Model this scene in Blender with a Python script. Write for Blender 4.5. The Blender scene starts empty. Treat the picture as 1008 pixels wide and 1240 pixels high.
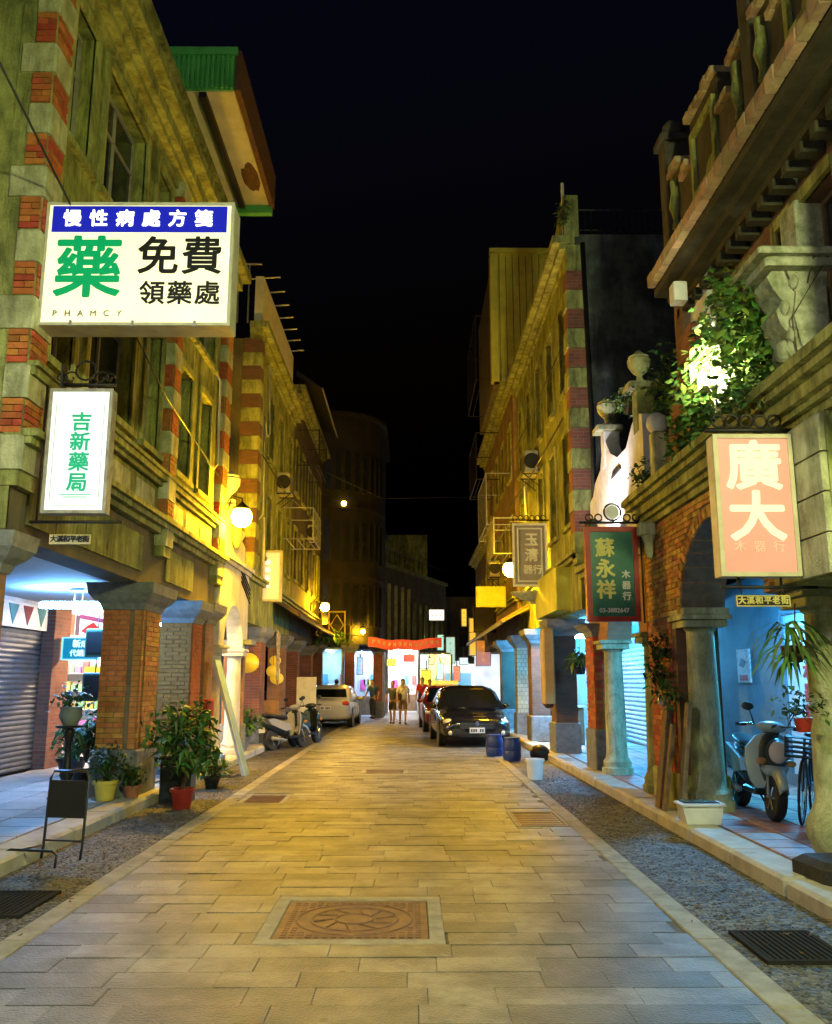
import bpy, math, random
from mathutils import Vector, Matrix
random.seed(7)
S = bpy.context.scene
COL = S.collection
PI = math.pi
R = math.radians

# ------------------------------------------------------------ camera, sky, exposure
cam = bpy.data.cameras.new('camera'); camo = bpy.data.objects.new('camera', cam); COL.objects.link(camo)
cam.sensor_fit = 'VERTICAL'; cam.sensor_height = 24.0; cam.lens = 24.0 * 1060 / 1240
cam.clip_start = 0.05; cam.clip_end = 600
PITCH = math.atan(205 / 1060)
camo.location = (0, 0, 1.62)
camo.rotation_euler = (R(90) + PITCH, 0, -math.atan(6 / 1060) * math.cos(PITCH))
S.camera = camo

W = bpy.data.worlds.new('World'); S.world = W; W.use_nodes = True
wn = W.node_tree.nodes; wl = W.node_tree.links
bg = wn['Background']
sky = wn.new('ShaderNodeTexSky'); sky.sky_type = 'NISHITA'; sky.sun_disc = False
sky.sun_elevation = R(-5.5); sky.sun_rotation = R(200)
tint = wn.new('ShaderNodeMixRGB'); tint.blend_type = 'MULTIPLY'; tint.inputs[0].default_value = 1
tint.inputs[2].default_value = (0.45, 0.55, 1.5, 1)
wl.new(sky.outputs[0], tint.inputs[1]); wl.new(tint.outputs[0], bg.inputs[0])
bg.inputs[1].default_value = 1.5

moon = bpy.data.lights.new('moon', 'SUN'); moon.energy = 0.012; moon.angle = R(0.5); moon.color = (0.8, 0.9, 1)
mo = bpy.data.objects.new('moon', moon); COL.objects.link(mo); mo.rotation_euler = (R(35), R(20), R(20))

S.view_settings.view_transform = 'Standard'; S.view_settings.look = 'None'
S.view_settings.exposure = 0.5; S.view_settings.gamma = 1.0
S.view_settings.use_curve_mapping = False
S.render.engine = 'CYCLES'
S.cycles.use_denoising = True
S.cycles.max_bounces = 6; S.cycles.diffuse_bounces = 2; S.cycles.glossy_bounces = 3
S.cycles.sample_clamp_indirect = 4.0
S.cycles.caustics_reflective = False; S.cycles.caustics_refractive = False

# ------------------------------------------------------------ materials
MATS = {}
def nodes_of(name):
    m = bpy.data.materials.new(name); m.use_nodes = True
    n = m.node_tree.nodes; l = m.node_tree.links
    return m, n, l, n['Principled BSDF']
def rgba(c): return (c[0], c[1], c[2], 1)
def ramp(n, a, b, ca=(0, 0, 0, 1), cb=(1, 1, 1, 1)):
    r = n.new('ShaderNodeValToRGB'); e = r.color_ramp.elements
    e[0].position = a; e[1].position = b; e[0].color = ca; e[1].color = cb
    return r
def M(name, col, rough=.8, col2=None, scale=4, bump=.25, bscale=60, metal=0, streak=0, rand=0, island=0, lo=.4, hi=.65, spec=.4, col3=None, coat=0, spots=0):
    """surface: base colour, second colour in blotches, optional vertical streaks, per-object or per-island variation"""
    if name in MATS: return MATS[name]
    m, n, l, p = nodes_of(name); MATS[name] = m
    p.inputs['Roughness'].default_value = rough; p.inputs['Metallic'].default_value = metal
    p.inputs['Specular IOR Level'].default_value = spec
    if coat: p.inputs['Coat Weight'].default_value = coat
    geo = n.new('ShaderNodeNewGeometry')
    src = None
    if col2 is None: col2 = tuple(c * .72 for c in col)
    nz = n.new('ShaderNodeTexNoise'); nz.inputs['Scale'].default_value = scale; nz.inputs['Detail'].default_value = 7
    nz.inputs['Roughness'].default_value = .65
    l.new(geo.outputs['Position'], nz.inputs['Vector'])
    r = ramp(n, lo, hi, rgba(col), rgba(col2)); l.new(nz.outputs['Fac'], r.inputs[0])
    src = r.outputs[0]
    if streak:
        mp = n.new('ShaderNodeMapping'); mp.inputs['Scale'].default_value = (4, 4, .8)
        l.new(geo.outputs['Position'], mp.inputs[0])
        ns = n.new('ShaderNodeTexNoise'); ns.inputs['Scale'].default_value = 1; ns.inputs['Detail'].default_value = 8
        ns.inputs['Roughness'].default_value = .78; ns.inputs['Distortion'].default_value = .6
        l.new(mp.outputs[0], ns.inputs['Vector'])
        rs = ramp(n, .42, .68); l.new(ns.outputs['Fac'], rs.inputs[0])
        mu = n.new('ShaderNodeMath'); mu.operation = 'MULTIPLY'; mu.inputs[1].default_value = streak
        l.new(rs.outputs[0], mu.inputs[0])
        mx = n.new('ShaderNodeMixRGB'); l.new(mu.outputs[0], mx.inputs[0]); l.new(src, mx.inputs[1])
        mx.inputs[2].default_value = rgba(col3 or tuple(c * .25 for c in col)); src = mx.outputs[0]
    if rand or island:
        if island: rn = geo.outputs['Random Per Island']
        else: rn = n.new('ShaderNodeObjectInfo').outputs['Random']
        mr = n.new('ShaderNodeMapRange'); k = rand or island
        mr.inputs[3].default_value = 1 - k; mr.inputs[4].default_value = 1 + k
        l.new(rn, mr.inputs[0])
        hs = n.new('ShaderNodeHueSaturation'); l.new(mr.outputs[0], hs.inputs['Value']); l.new(src, hs.inputs['Color'])
        wn_ = n.new('ShaderNodeTexWhiteNoise'); wn_.noise_dimensions = '1D'; l.new(rn, wn_.inputs['W'])
        m2 = n.new('ShaderNodeMapRange'); m2.inputs[3].default_value = .5 - .03 * k * 3; m2.inputs[4].default_value = .5 + .03 * k * 3
        l.new(wn_.outputs[0], m2.inputs[0]); l.new(m2.outputs[0], hs.inputs['Hue'])
        src = hs.outputs[0]
    if spots:
        vo = n.new('ShaderNodeTexVoronoi'); vo.inputs['Scale'].default_value = 3.2; l.new(geo.outputs['Position'], vo.inputs['Vector'])
        nd = n.new('ShaderNodeTexNoise'); nd.inputs['Scale'].default_value = 30; l.new(geo.outputs['Position'], nd.inputs['Vector'])
        ad = n.new('ShaderNodeMath'); ad.operation = 'MULTIPLY_ADD'; ad.inputs[1].default_value = .1; l.new(nd.outputs['Fac'], ad.inputs[0]); l.new(vo.outputs['Distance'], ad.inputs[2])
        rp_ = ramp(n, .09, .15, (1, 1, 1, 1), (0, 0, 0, 1)); l.new(ad.outputs[0], rp_.inputs[0])
        big = n.new('ShaderNodeTexNoise'); big.inputs['Scale'].default_value = .55; big.inputs['Detail'].default_value = 5; big.inputs['Roughness'].default_value = .7; l.new(geo.outputs['Position'], big.inputs['Vector'])
        rb = ramp(n, .46, .64); l.new(big.outputs['Fac'], rb.inputs[0])
        m1 = n.new('ShaderNodeMath'); m1.operation = 'MULTIPLY'; m1.inputs[1].default_value = spots; l.new(rp_.outputs[0], m1.inputs[0])
        x1 = n.new('ShaderNodeMixRGB'); l.new(m1.outputs[0], x1.inputs[0]); l.new(src, x1.inputs[1]); x1.inputs[2].default_value = (.05, .045, .04, 1)
        m2_ = n.new('ShaderNodeMath'); m2_.operation = 'MULTIPLY'; m2_.inputs[1].default_value = .5; l.new(rb.outputs[0], m2_.inputs[0])
        x2 = n.new('ShaderNodeMixRGB'); l.new(m2_.outputs[0], x2.inputs[0]); l.new(x1.outputs[0], x2.inputs[1]); x2.inputs[2].default_value = (.085, .08, .06, 1)
        src = x2.outputs[0]
    l.new(src, p.inputs['Base Color'])
    rr = n.new('ShaderNodeMapRange'); rr.inputs[3].default_value = max(.03, rough - .12); rr.inputs[4].default_value = min(1, rough + .12)
    l.new(nz.outputs['Fac'], rr.inputs[0]); l.new(rr.outputs[0], p.inputs['Roughness'])
    if bump:
        nb = n.new('ShaderNodeTexNoise'); nb.inputs['Scale'].default_value = bscale; nb.inputs['Detail'].default_value = 5
        l.new(geo.outputs['Position'], nb.inputs['Vector'])
        b = n.new('ShaderNodeBump'); b.inputs['Strength'].default_value = bump; b.inputs['Distance'].default_value = .02
        l.new(nb.outputs['Fac'], b.inputs['Height']); l.new(b.outputs[0], p.inputs['Normal'])
    return m
def EM(name, col, strength, base=(.6, .6, .6), var=0):
    """glowing surface"""
    if name in MATS: return MATS[name]
    m, n, l, p = nodes_of(name); MATS[name] = m
    p.inputs['Base Color'].default_value = rgba(base); p.inputs['Roughness'].default_value = .35
    p.inputs['Emission Color'].default_value = rgba(col); p.inputs['Emission Strength'].default_value = strength
    if var:
        geo = n.new('ShaderNodeNewGeometry'); nz = n.new('ShaderNodeTexNoise'); nz.inputs['Scale'].default_value = 2.2
        nz.inputs['Detail'].default_value = 4
        l.new(geo.outputs['Position'], nz.inputs['Vector'])
        mr = n.new('ShaderNodeMapRange'); mr.inputs[3].default_value = strength * (1 - var); mr.inputs[4].default_value = strength * (1 + var)
        l.new(nz.outputs['Fac'], mr.inputs[0]); l.new(mr.outputs[0], p.inputs['Emission Strength'])
    return m
def BRICK(name, c1, c2, mortar, bw=.23, bh=.07, rough=.85, dirt=.5):
    if name in MATS: return MATS[name]
    m, n, l, p = nodes_of(name); MATS[name] = m
    geo = n.new('ShaderNodeNewGeometry')
    sp = n.new('ShaderNodeSeparateXYZ'); l.new(geo.outputs['Position'], sp.inputs[0])
    sn = n.new('ShaderNodeSeparateXYZ'); l.new(geo.outputs['True Normal'], sn.inputs[0])
    ab = n.new('ShaderNodeMath'); ab.operation = 'ABSOLUTE'; l.new(sn.outputs[0], ab.inputs[0])
    gt = n.new('ShaderNodeMath'); gt.operation = 'GREATER_THAN'; gt.inputs[1].default_value = .6; l.new(ab.outputs[0], gt.inputs[0])
    mx = n.new('ShaderNodeMix'); l.new(gt.outputs[0], mx.inputs[0]); l.new(sp.outputs[0], mx.inputs[2]); l.new(sp.outputs[1], mx.inputs[3])
    cb = n.new('ShaderNodeCombineXYZ'); l.new(mx.outputs[0], cb.inputs[0]); l.new(sp.outputs[2], cb.inputs[1])
    bt = n.new('ShaderNodeTexBrick'); l.new(cb.outputs[0], bt.inputs['Vector'])
    bt.inputs['Color1'].default_value = rgba(c1); bt.inputs['Color2'].default_value = rgba(c2); bt.inputs['Mortar'].default_value = rgba(mortar)
    bt.inputs['Scale'].default_value = 1; bt.inputs['Mortar Size'].default_value = .007; bt.inputs['Brick Width'].default_value = bw
    bt.inputs['Row Height'].default_value = bh; bt.inputs['Mortar Smooth'].default_value = .3
    nz = n.new('ShaderNodeTexNoise'); nz.inputs['Scale'].default_value = 2.5; nz.inputs['Detail'].default_value = 8
    l.new(geo.outputs['Position'], nz.inputs['Vector'])
    r = ramp(n, .4, .75); l.new(nz.outputs['Fac'], r.inputs[0])
    mu = n.new('ShaderNodeMath'); mu.operation = 'MULTIPLY'; mu.inputs[1].default_value = dirt; l.new(r.outputs[0], mu.inputs[0])
    mm = n.new('ShaderNodeMixRGB'); l.new(mu.outputs[0], mm.inputs[0]); l.new(bt.outputs[0], mm.inputs[1]); mm.inputs[2].default_value = (.05, .04, .03, 1)
    l.new(mm.outputs[0], p.inputs['Base Color']); p.inputs['Roughness'].default_value = rough
    b = n.new('ShaderNodeBump'); b.invert = True; b.inputs['Strength'].default_value = .7; b.inputs['Distance'].default_value = .012
    l.new(bt.outputs['Fac'], b.inputs['Height']); l.new(b.outputs[0], p.inputs['Normal'])
    return m

stone = M('weathered_stone', (.42, .44, .14), .85, (.2, .21, .06), 2.6, .8, 40, streak=.9, col3=(.025, .028, .01))
stone_lt = M('pale_stone', (.58, .58, .34), .8, (.32, .32, .17), 3.5, .7, 45, streak=.75, col3=(.08, .085, .04))
stone_dk = M('grey_granite', (.24, .25, .25), .75, (.15, .16, .16), 9, .4, 120)
plaster = M('olive_plaster', (.38, .4, .1), .9, (.16, .17, .04), 1.9, .6, 30, streak=.95, col3=(.02, .022, .008))
plaster_dk = M('dark_plaster', (.15, .125, .06), .9, (.09, .08, .06), 1.6, .35, 30, streak=.5)
white_pl = M('white_plaster', (.72, .71, .68), .8, (.5, .5, .48), 2.6, .2, 40, streak=.3, col3=(.25, .25, .26))
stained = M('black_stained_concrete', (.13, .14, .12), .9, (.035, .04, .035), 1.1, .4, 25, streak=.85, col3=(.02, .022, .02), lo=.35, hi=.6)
concrete = M('concrete', (.33, .33, .31), .85, (.22, .22, .21), 3, .3, 60, streak=.2)
arc_wall = M('teal_painted_wall', (.08, .19, .26), .7, (.05, .13, .19), 2, .1, 40)
ceil_m = M('ceiling_paint', (.55, .58, .6), .8, (.42, .45, .47), 1.5, .1, 30)
brick_red = BRICK('red_brickwork', (.30, .09, .045), (.22, .06, .035), (.2, .17, .13))
brick_tan = BRICK('orange_brickwork', (.42, .2, .09), (.33, .14, .065), (.25, .2, .14))
brick_dk = BRICK('dark_brickwork', (.2, .085, .045), (.14, .06, .035), (.1, .085, .07))
brick_o = M('red_brick', (.48, .13, .035), .85, (.34, .08, .025), 12, .4, 150, rand=.28)
brick_t = M('tan_brick', (.55, .26, .075), .85, (.4, .16, .045), 12, .4, 150, rand=.25)
brick_y = M('old_yellow_brick', (.50, .27, .075), .85, (.24, .10, .03), 9, .4, 150, rand=.35)
brick_yi = M('old_yellow_bricks_mass', (.50, .27, .075), .85, (.24, .10, .03), 9, .4, 150, island=.35)
mortar_m = M('mortar', (.2, .16, .11), .95, (.12, .1, .07), 8, .3, 90)
paver_m = M('stone_paver', (.168, .166, .152), .44, (.085, .084, .078), 2.2, .7, 60, rand=.42, spec=.45, spots=.75)
paver_i = M('stone_pavers_mass', (.168, .166, .152), .44, (.085, .084, .078), 2.2, .7, 60, island=.42, spec=.45, spots=.75)
edge_m = M('edge_strip_stone', (.34, .31, .23), .7, (.22, .2, .15), 5, .35, 90, rand=.12)
joint_m = M('joint_sand', (.12, .11, .09), .95, (.07, .06, .05), 9, .3, 90)
kerb_m = M('kerb_concrete', (.52, .49, .4), .75, (.38, .35, .28), 4, .35, 80, rand=.1)
tile_m = M('red_pavement_tile', (.34, .2, .15), .6, (.24, .14, .11), 5, .2, 90, rand=.22)
tile_g = M('grey_pavement_tile', (.36, .36, .36), .5, (.27, .27, .28), 3, .15, 90, rand=.1)
grout_m = M('grout', (.42, .40, .38), .9, (.3, .29, .28), 9, .2, 90)
iron = M('black_iron', (.025, .025, .025), .5, (.04, .035, .03), 9, .15, 80, metal=.6)
rust = M('rusty_metal', (.16, .075, .04), .8, (.09, .045, .03), 9, .4, 90, metal=.2)
steel = M('galvanised_steel', (.42, .43, .42), .45, (.3, .3, .3), 8, .1, 80, metal=.7)
alu = M('shutter_aluminium', (.5, .53, .55), .38, (.4, .42, .45), 3, .08, 80, metal=.55)
alu_dk = M('dark_shutter_metal', (.14, .15, .18), .42, (.1, .11, .13), 3, .08, 80, metal=.4)
wood = M('old_wood', (.2, .12, .06), .75, (.11, .065, .035), 7, .4, 60, streak=.3)
wood_pale = M('weathered_plank_wood', (.34, .26, .16), .8, (.2, .15, .09), 7, .4, 60, streak=.3)
glass = M('dark_window_glass', (.015, .018, .02), .1, (.02, .024, .026), 2, 0, 10, spec=.6)
green_m = M('green_corrugated_metal', (.12, .5, .14), .55, (.08, .36, .1), 3, .15, 60, streak=.3)
soffit_m = M('pale_soffit_board', (.7, .64, .45), .8, (.55, .5, .35), 2, .15, 60)
yellow_sheet = M('yellow_painted_sheet', (.6, .6, .08), .6, (.45, .45, .06), 1.4, .1, 40, streak=.35)
white_paint = M('white_paint', (.75, .75, .73), .5, (.6, .6, .58), 4, .1, 60)
plastic_w = M('white_plastic', (.75, .75, .75), .4, (.65, .65, .65), 4, .05, 60)
plastic_bl = M('blue_plastic', (.02, .05, .25), .4, (.015, .03, .17), 4, .05, 60)
plastic_y = M('yellow_plastic', (.65, .55, .1), .45, (.5, .42, .08), 4, .05, 60)
terracotta = M('terracotta', (.38, .15, .07), .8, (.26, .1, .05), 6, .2, 90)
red_pot = M('red_glazed_plastic', (.35, .03, .02), .4, (.26, .025, .02), 6, .05, 60)
soil = M('potting_soil', (.05, .035, .02), .95, (.03, .02, .012), 20, .6, 90)
leaf_m = M('leaf_green', (.06, .15, .025), .5, (.035, .09, .015), 6, 0, 10, island=.45)
leaf_l = M('leaf_bright', (.12, .22, .04), .5, (.07, .14, .025), 6, 0, 10, island=.5)
leaf_d = M('leaf_dark', (.03, .085, .02), .5, (.02, .05, .012), 6, 0, 10, island=.45)
stem_m = M('stem_brown', (.1, .07, .035), .85, (.06, .04, .02), 20, .3, 90)
black_p = M('black_plastic', (.015, .015, .017), .35, (.02, .02, .022), 5, .05, 60)
rubber = M('tyre_rubber', (.018, .018, .018), .8, (.025, .025, .025), 9, .2, 80)
chrome = M('chrome', (.7, .7, .72), .15, (.6, .6, .62), 5, 0, 10, metal=1)
black_pt = M('black_car_paint', (.006, .006, .008), .12, (.008, .008, .01), 3, 0, 10, coat=.8, spec=.6)
silver_pt = M('cream_car_paint', (.55, .52, .42), .25, (.5, .47, .38), 3, 0, 10, coat=.5)
red_pt = M('dark_red_car_paint', (.2, .015, .01), .22, (.16, .012, .01), 3, 0, 10, coat=.5)
sc_teal = M('teal_grey_scooter_paint', (.42, .48, .46), .28, (.36, .42, .4), 3, 0, 10, coat=.5)
sc_dark = M('dark_scooter_paint', (.02, .03, .035), .3, (.025, .035, .04), 3, 0, 10, coat=.4)
sc_white = M('white_scooter_paint', (.7, .68, .62), .28, (.6, .58, .53), 3, 0, 10, coat=.4)
headlens = M('headlamp_lens', (.78, .6, .52), .2, (.7, .55, .48), 3, 0, 10, coat=.5)
red_lens = M('red_lens', (.5, .02, .015), .25, (.4, .02, .01), 3, 0, 10, coat=.4)
lens_w = M('clear_lens', (.75, .75, .7), .12, (.65, .65, .6), 3, 0, 10, metal=.4)
skin = M('skin', (.45, .27, .19), .6, (.4, .23, .16), 5, 0, 10)
hair_m = M('black_hair', (.012, .01, .009), .5, (.02, .016, .012), 30, 0, 10)
def cloth(name, c): return M('cloth_' + name, c, .9, tuple(x * .75 for x in c), 9, .2, 120)
def gravel_mat():
    m, n, l, p = nodes_of('pebble_gutter'); MATS['pebble_gutter'] = m
    geo = n.new('ShaderNodeNewGeometry')
    v = n.new('ShaderNodeTexVoronoi'); v.inputs['Scale'].default_value = 26; l.new(geo.outputs['Position'], v.inputs['Vector'])
    nz = n.new('ShaderNodeTexNoise'); nz.inputs['Scale'].default_value = 2.5; nz.inputs['Detail'].default_value = 6
    l.new(geo.outputs['Position'], nz.inputs['Vector'])
    sp = n.new('ShaderNodeSeparateColor'); l.new(v.outputs['Color'], sp.inputs[0])
    r = ramp(n, .1, .95, (.03, .03, .03, 1), (.2, .18, .15, 1)); l.new(sp.outputs[0], r.inputs[0])
    r2 = ramp(n, .35, .7, (1, 1, 1, 1), (.4, .38, .36, 1)); l.new(nz.outputs['Fac'], r2.inputs[0])
    mx = n.new('ShaderNodeMixRGB'); mx.blend_type = 'MULTIPLY'; mx.inputs[0].default_value = 1
    l.new(r.outputs[0], mx.inputs[1]); l.new(r2.outputs[0], mx.inputs[2]); l.new(mx.outputs[0], p.inputs['Base Color'])
    p.inputs['Roughness'].default_value = .7
    b = n.new('ShaderNodeBump'); b.invert = True; b.inputs['Strength'].default_value = .9; b.inputs['Distance'].default_value = .02
    l.new(v.outputs['Distance'], b.inputs['Height']); l.new(b.outputs[0], p.inputs['Normal'])
    return m
gravel = gravel_mat()

# ------------------------------------------------------------ mesh helpers
class MB:
    def __init__(s): s.v = []; s.f = []
    def add(s, vs, fs):
        o = len(s.v); s.v += [tuple(p) for p in vs]; s.f += [tuple(i + o for i in f) for f in fs]; return s
    def box(s, x0, x1, y0, y1, z0, z1):
        if x0 > x1: x0, x1 = x1, x0
        if y0 > y1: y0, y1 = y1, y0
        if z0 > z1: z0, z1 = z1, z0
        return s.add([(x0, y0, z0), (x1, y0, z0), (x1, y1, z0), (x0, y1, z0), (x0, y0, z1), (x1, y0, z1), (x1, y1, z1), (x0, y1, z1)],
                     [(0, 3, 2, 1), (4, 5, 6, 7), (0, 1, 5, 4), (1, 2, 6, 5), (2, 3, 7, 6), (3, 0, 4, 7)])
    def cbox(s, x0, x1, y0, y1, z0, z1, c=.01):
        if x0 > x1: x0, x1 = x1, x0
        if y0 > y1: y0, y1 = y1, y0
        # chamfered top and vertical edges
        def ring(i, z): return [(x0 + i + c, y0 + i, z), (x1 - i - c, y0 + i, z), (x1 - i, y0 + i + c, z), (x1 - i, y1 - i - c, z), (x1 - i - c, y1 - i, z), (x0 + i + c, y1 - i, z), (x0 + i, y1 - i - c, z), (x0 + i, y0 + i + c, z)]
        vs = ring(0, z0) + ring(0, z1 - c) + ring(c, z1)
        fs = [tuple(range(7, -1, -1)), tuple(range(16, 24))]
        for k in (0, 8):
            for i in range(8): fs.append((k + i, k + (i + 1) % 8, k + 8 + (i + 1) % 8, k + 8 + i))
        return s.add(vs, fs)
    def prism(s, poly, axis, a, b):
        n = len(poly)
        def P(p, t): return (t, p[0], p[1]) if axis == 'x' else ((p[0], t, p[1]) if axis == 'y' else (p[0], p[1], t))
        vs = [P(p, a) for p in poly] + [P(p, b) for p in poly]
        fs = [tuple(range(n)), tuple(range(2 * n - 1, n - 1, -1))] + [(i, i + n, (i + 1) % n + n, (i + 1) % n) for i in range(n)]
        return s.add(vs, fs)
    def lathe(s, prof, c=(0, 0, 0), n=16, axis='z', sx=1, sy=1):
        vs = []; fs = []
        for r, z in prof:
            for i in range(n):
                a = 2 * PI * i / n; x, y = r * math.cos(a) * sx, r * math.sin(a) * sy
                q = (x, y, z) if axis == 'z' else ((z, x, y) if axis == 'x' else (x, z, y))
                vs.append((c[0] + q[0], c[1] + q[1], c[2] + q[2]))
        for k in range(len(prof) - 1):
            for i in range(n): fs.append((k * n + i, k * n + (i + 1) % n, (k + 1) * n + (i + 1) % n, (k + 1) * n + i))
        fs.append(tuple(range(n - 1, -1, -1))); fs.append(tuple(range((len(prof) - 1) * n, len(prof) * n)))
        return s.add(vs, fs)
    def tube(s, pts, r, n=6, closed=False):
        P = [Vector(p) for p in pts]; k = len(P); rings = []
        for i, p in enumerate(P):
            t = (P[(i + 1) % k] - P[i - 1]) if closed or 0 < i < k - 1 else (P[1] - P[0] if i == 0 else P[-1] - P[-2])
            t.normalize(); u = t.orthogonal().normalized()
            up = Vector((0, 0, 1)) if abs(t.z) < .95 else Vector((1, 0, 0))
            u = t.cross(up).normalized(); w = t.cross(u).normalized()
            rr = r[i] if isinstance(r, (list, tuple)) else r
            rings.append([p + rr * (math.cos(2 * PI * j / n) * u + math.sin(2 * PI * j / n) * w) for j in range(n)])
        return s.loft(rings, cap=not closed, closed=closed)
    def loft(s, rings, cap=True, closed=False):
        n = len(rings[0]); vs = [q for r in rings for q in r]; fs = []; k = len(rings)
        for a in range(k if closed else k - 1):
            b = (a + 1) % k
            for i in range(n): fs.append((a * n + i, a * n + (i + 1) % n, b * n + (i + 1) % n, b * n + i))
        if cap: fs.append(tuple(range(n - 1, -1, -1))); fs.append(tuple(range((k - 1) * n, k * n)))
        return s.add(vs, fs)
    def ball(s, c, r, n=14, m=8, sx=1, sy=1, sz=1):
        prof = [(max(.001, r * math.sin(PI * i / m)), -r * math.cos(PI * i / m) * sz) for i in range(m + 1)]
        return s.lathe(prof, c, n, 'z', sx, sy)
    def quad(s, *p): return s.add(p, [tuple(range(len(p)))])
    def mesh(s, name, mat, smooth=False):
        me = bpy.data.meshes.new(name); me.from_pydata(s.v, [], s.f)
        me.materials.append(mat); me.validate(); me.update()
        if smooth: me.shade_smooth() if smooth is True else me.shade_smooth_by_angle(smooth) if hasattr(me, 'shade_smooth_by_angle') else me.shade_smooth()
        return me
    def build(s, name, mat, parent=None, smooth=False, mods=None):
        return put(name, s.mesh(name, mat, smooth), parent)
WORLD = {}
def put(name, me, parent=None):
    o = bpy.data.objects.new(name, me); COL.objects.link(o)
    if parent is not None:
        o.parent = parent
        if parent.name in WORLD: o.location = -WORLD[parent.name]
    return o
def sm(o, ang=40):
    me = o.data
    try:
        me.shade_smooth(); 
        import bmesh
        b = bmesh.new(); b.from_mesh(me)
        for e in b.edges:
            if len(e.link_faces) == 2 and e.calc_face_angle(0) > R(ang): e.smooth = False
        b.to_mesh(me); b.free()
    except Exception: pass
    return o
def tag(o, label=None, cat=None, group=None, kind=None):
    if label: o['label'] = label
    if cat: o['category'] = cat
    if group: o['group'] = group
    if kind: o['kind'] = kind
    return o
def thing(name, loc, label, cat, group=None, rz=None, world=True):
    """Empty at the thing's base. world=True: its parts are modelled in world metres; otherwise in its own frame"""
    o = bpy.data.objects.new(name, None); COL.objects.link(o); o.location = loc
    o.empty_display_size = .2
    if world: WORLD[o.name] = Vector(loc)
    if rz is not None: o.rotation_euler = (0, 0, rz)
    return tag(o, label, cat, group)
def text(parent, body, size, x, y, z, mat, name='lettering', bold=0, sx=1, ext=.004, rz=0, align='CENTER'):
    c = bpy.data.curves.new(name, 'FONT'); c.body = body; c.size = size; c.align_x = align; c.align_y = 'CENTER'
    c.extrude = ext; c.resolution_u = 3
    o = bpy.data.objects.new(name, c); COL.objects.link(o); c.materials.append(mat)
    me = bpy.data.meshes.new_from_object(o.evaluated_get(bpy.context.evaluated_depsgraph_get())); me.name = name
    bpy.data.objects.remove(o)
    if bold:
        vs = [v.co.copy() for v in me.vertices]; fs = [tuple(p.vertices) for p in me.polygons]; q = MB(); bold *= 1.0
        for i, (dx, dy) in enumerate(((0, 0), (1, 0), (-1, 0), (0, 1), (0, -1), (.7, .7), (-.7, -.7), (.7, -.7), (-.7, .7))):
            q.add([(v.x + dx * bold, v.y + dy * bold, v.z + .0004 * i) for v in vs], fs)
        me = q.mesh(name, mat)
    o = bpy.data.objects.new(name, me); COL.objects.link(o)
    base = WORLD.get(parent.name, Vector((0, 0, 0)))
    o.parent = parent; o.location = Vector((x, y, z)) - base; o.rotation_euler = (R(90), 0, rz); o.scale = (sx, 1, 1)
    return o
BB = {}
def bricks(parent, root, face, u0, u1, z0, z1, at, nrm, mat, mass_mat=None, bl=.225, bh=.068, budget=300, keep=None, dep=.02):
    """face 'x': bricks laid on the plane x=at (u runs along y); face 'y': on y=at (u runs along x)"""
    key = (mat.name, dep)
    if key not in BB:
        BB[key] = MB().cbox(-.5, .5, -.5, .5, 0, 1, .04).mesh('brick', mat)
    rows = int(round((z1 - z0) / bh)); bh = (z1 - z0) / rows; mass = MB()
    for r in range(rows):
        z = z0 + bh * r; u = u0 - (bl / 2 if r % 2 else 0)
        while u < u1 - .02:
            a, b = max(u, u0), min(u + bl, u1); u += bl
            if b - a < .03: continue
            if keep and not keep((a + b) / 2, z + bh / 2): continue
            jit = random.uniform(-.004, .004)
            if root.get('_bricks', 0) < budget:
                root['_bricks'] = root.get('_bricks', 0) + 1
                o = put('brick', BB[key], parent)
                base = o.location.copy() if o.parent and o.parent.name in WORLD else Vector((0, 0, 0))
                L, Hh = b - a - .009, bh - .009
                c = Vector((at, (a + b) / 2, z + bh / 2)) if face == 'x' else Vector(((a + b) / 2, at, z + bh / 2))
                o.location = base + c
                # local z (0..1) points out along the normal
                if face == 'x': o.rotation_euler = (0, R(90) * nrm, 0); o.scale = (Hh, L, dep + jit)
                else: o.rotation_euler = (R(90) * -nrm, 0, 0); o.scale = (L, Hh, dep + jit)
            else:
                d0, d1 = at, at + nrm * (dep + jit)
                if face == 'x': mass.box(d0, d1, a + .004, b - .004, z + .004, z + bh - .005)
                else: mass.box(a + .004, b - .004, d0, d1, z + .004, z + bh - .005)
    if mass.v: tag(mass.build('brick_mass', mass_mat or mat, parent), kind='stuff')
def leaves(n, pos, size, mat, name, parent, droop=.3, long=1.6, up=0):
    mb = MB()
    for i in range(n):
        c = Vector(pos(i)); s = size * random.uniform(.6, 1.35)
        d = Vector((random.gauss(0, 1), random.gauss(0, 1), random.gauss(up, .7))).normalized()
        sd = d.cross(Vector((random.gauss(0, .4), random.gauss(0, .4), 1))).normalized()
        nn = sd.cross(d)
        a, L = s * .5, s * long
        t = c + d * L - Vector((0, 0, droop * L))
        m1 = c + d * L * .45 - nn * s * .1
        mb.add([c, m1 + sd * a, t, m1 - sd * a, m1 + nn * s * .1], [(0, 1, 4), (1, 2, 4), (2, 3, 4), (3, 0, 4)])
    return tag(mb.build(name, mat, parent), kind='stuff')
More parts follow.
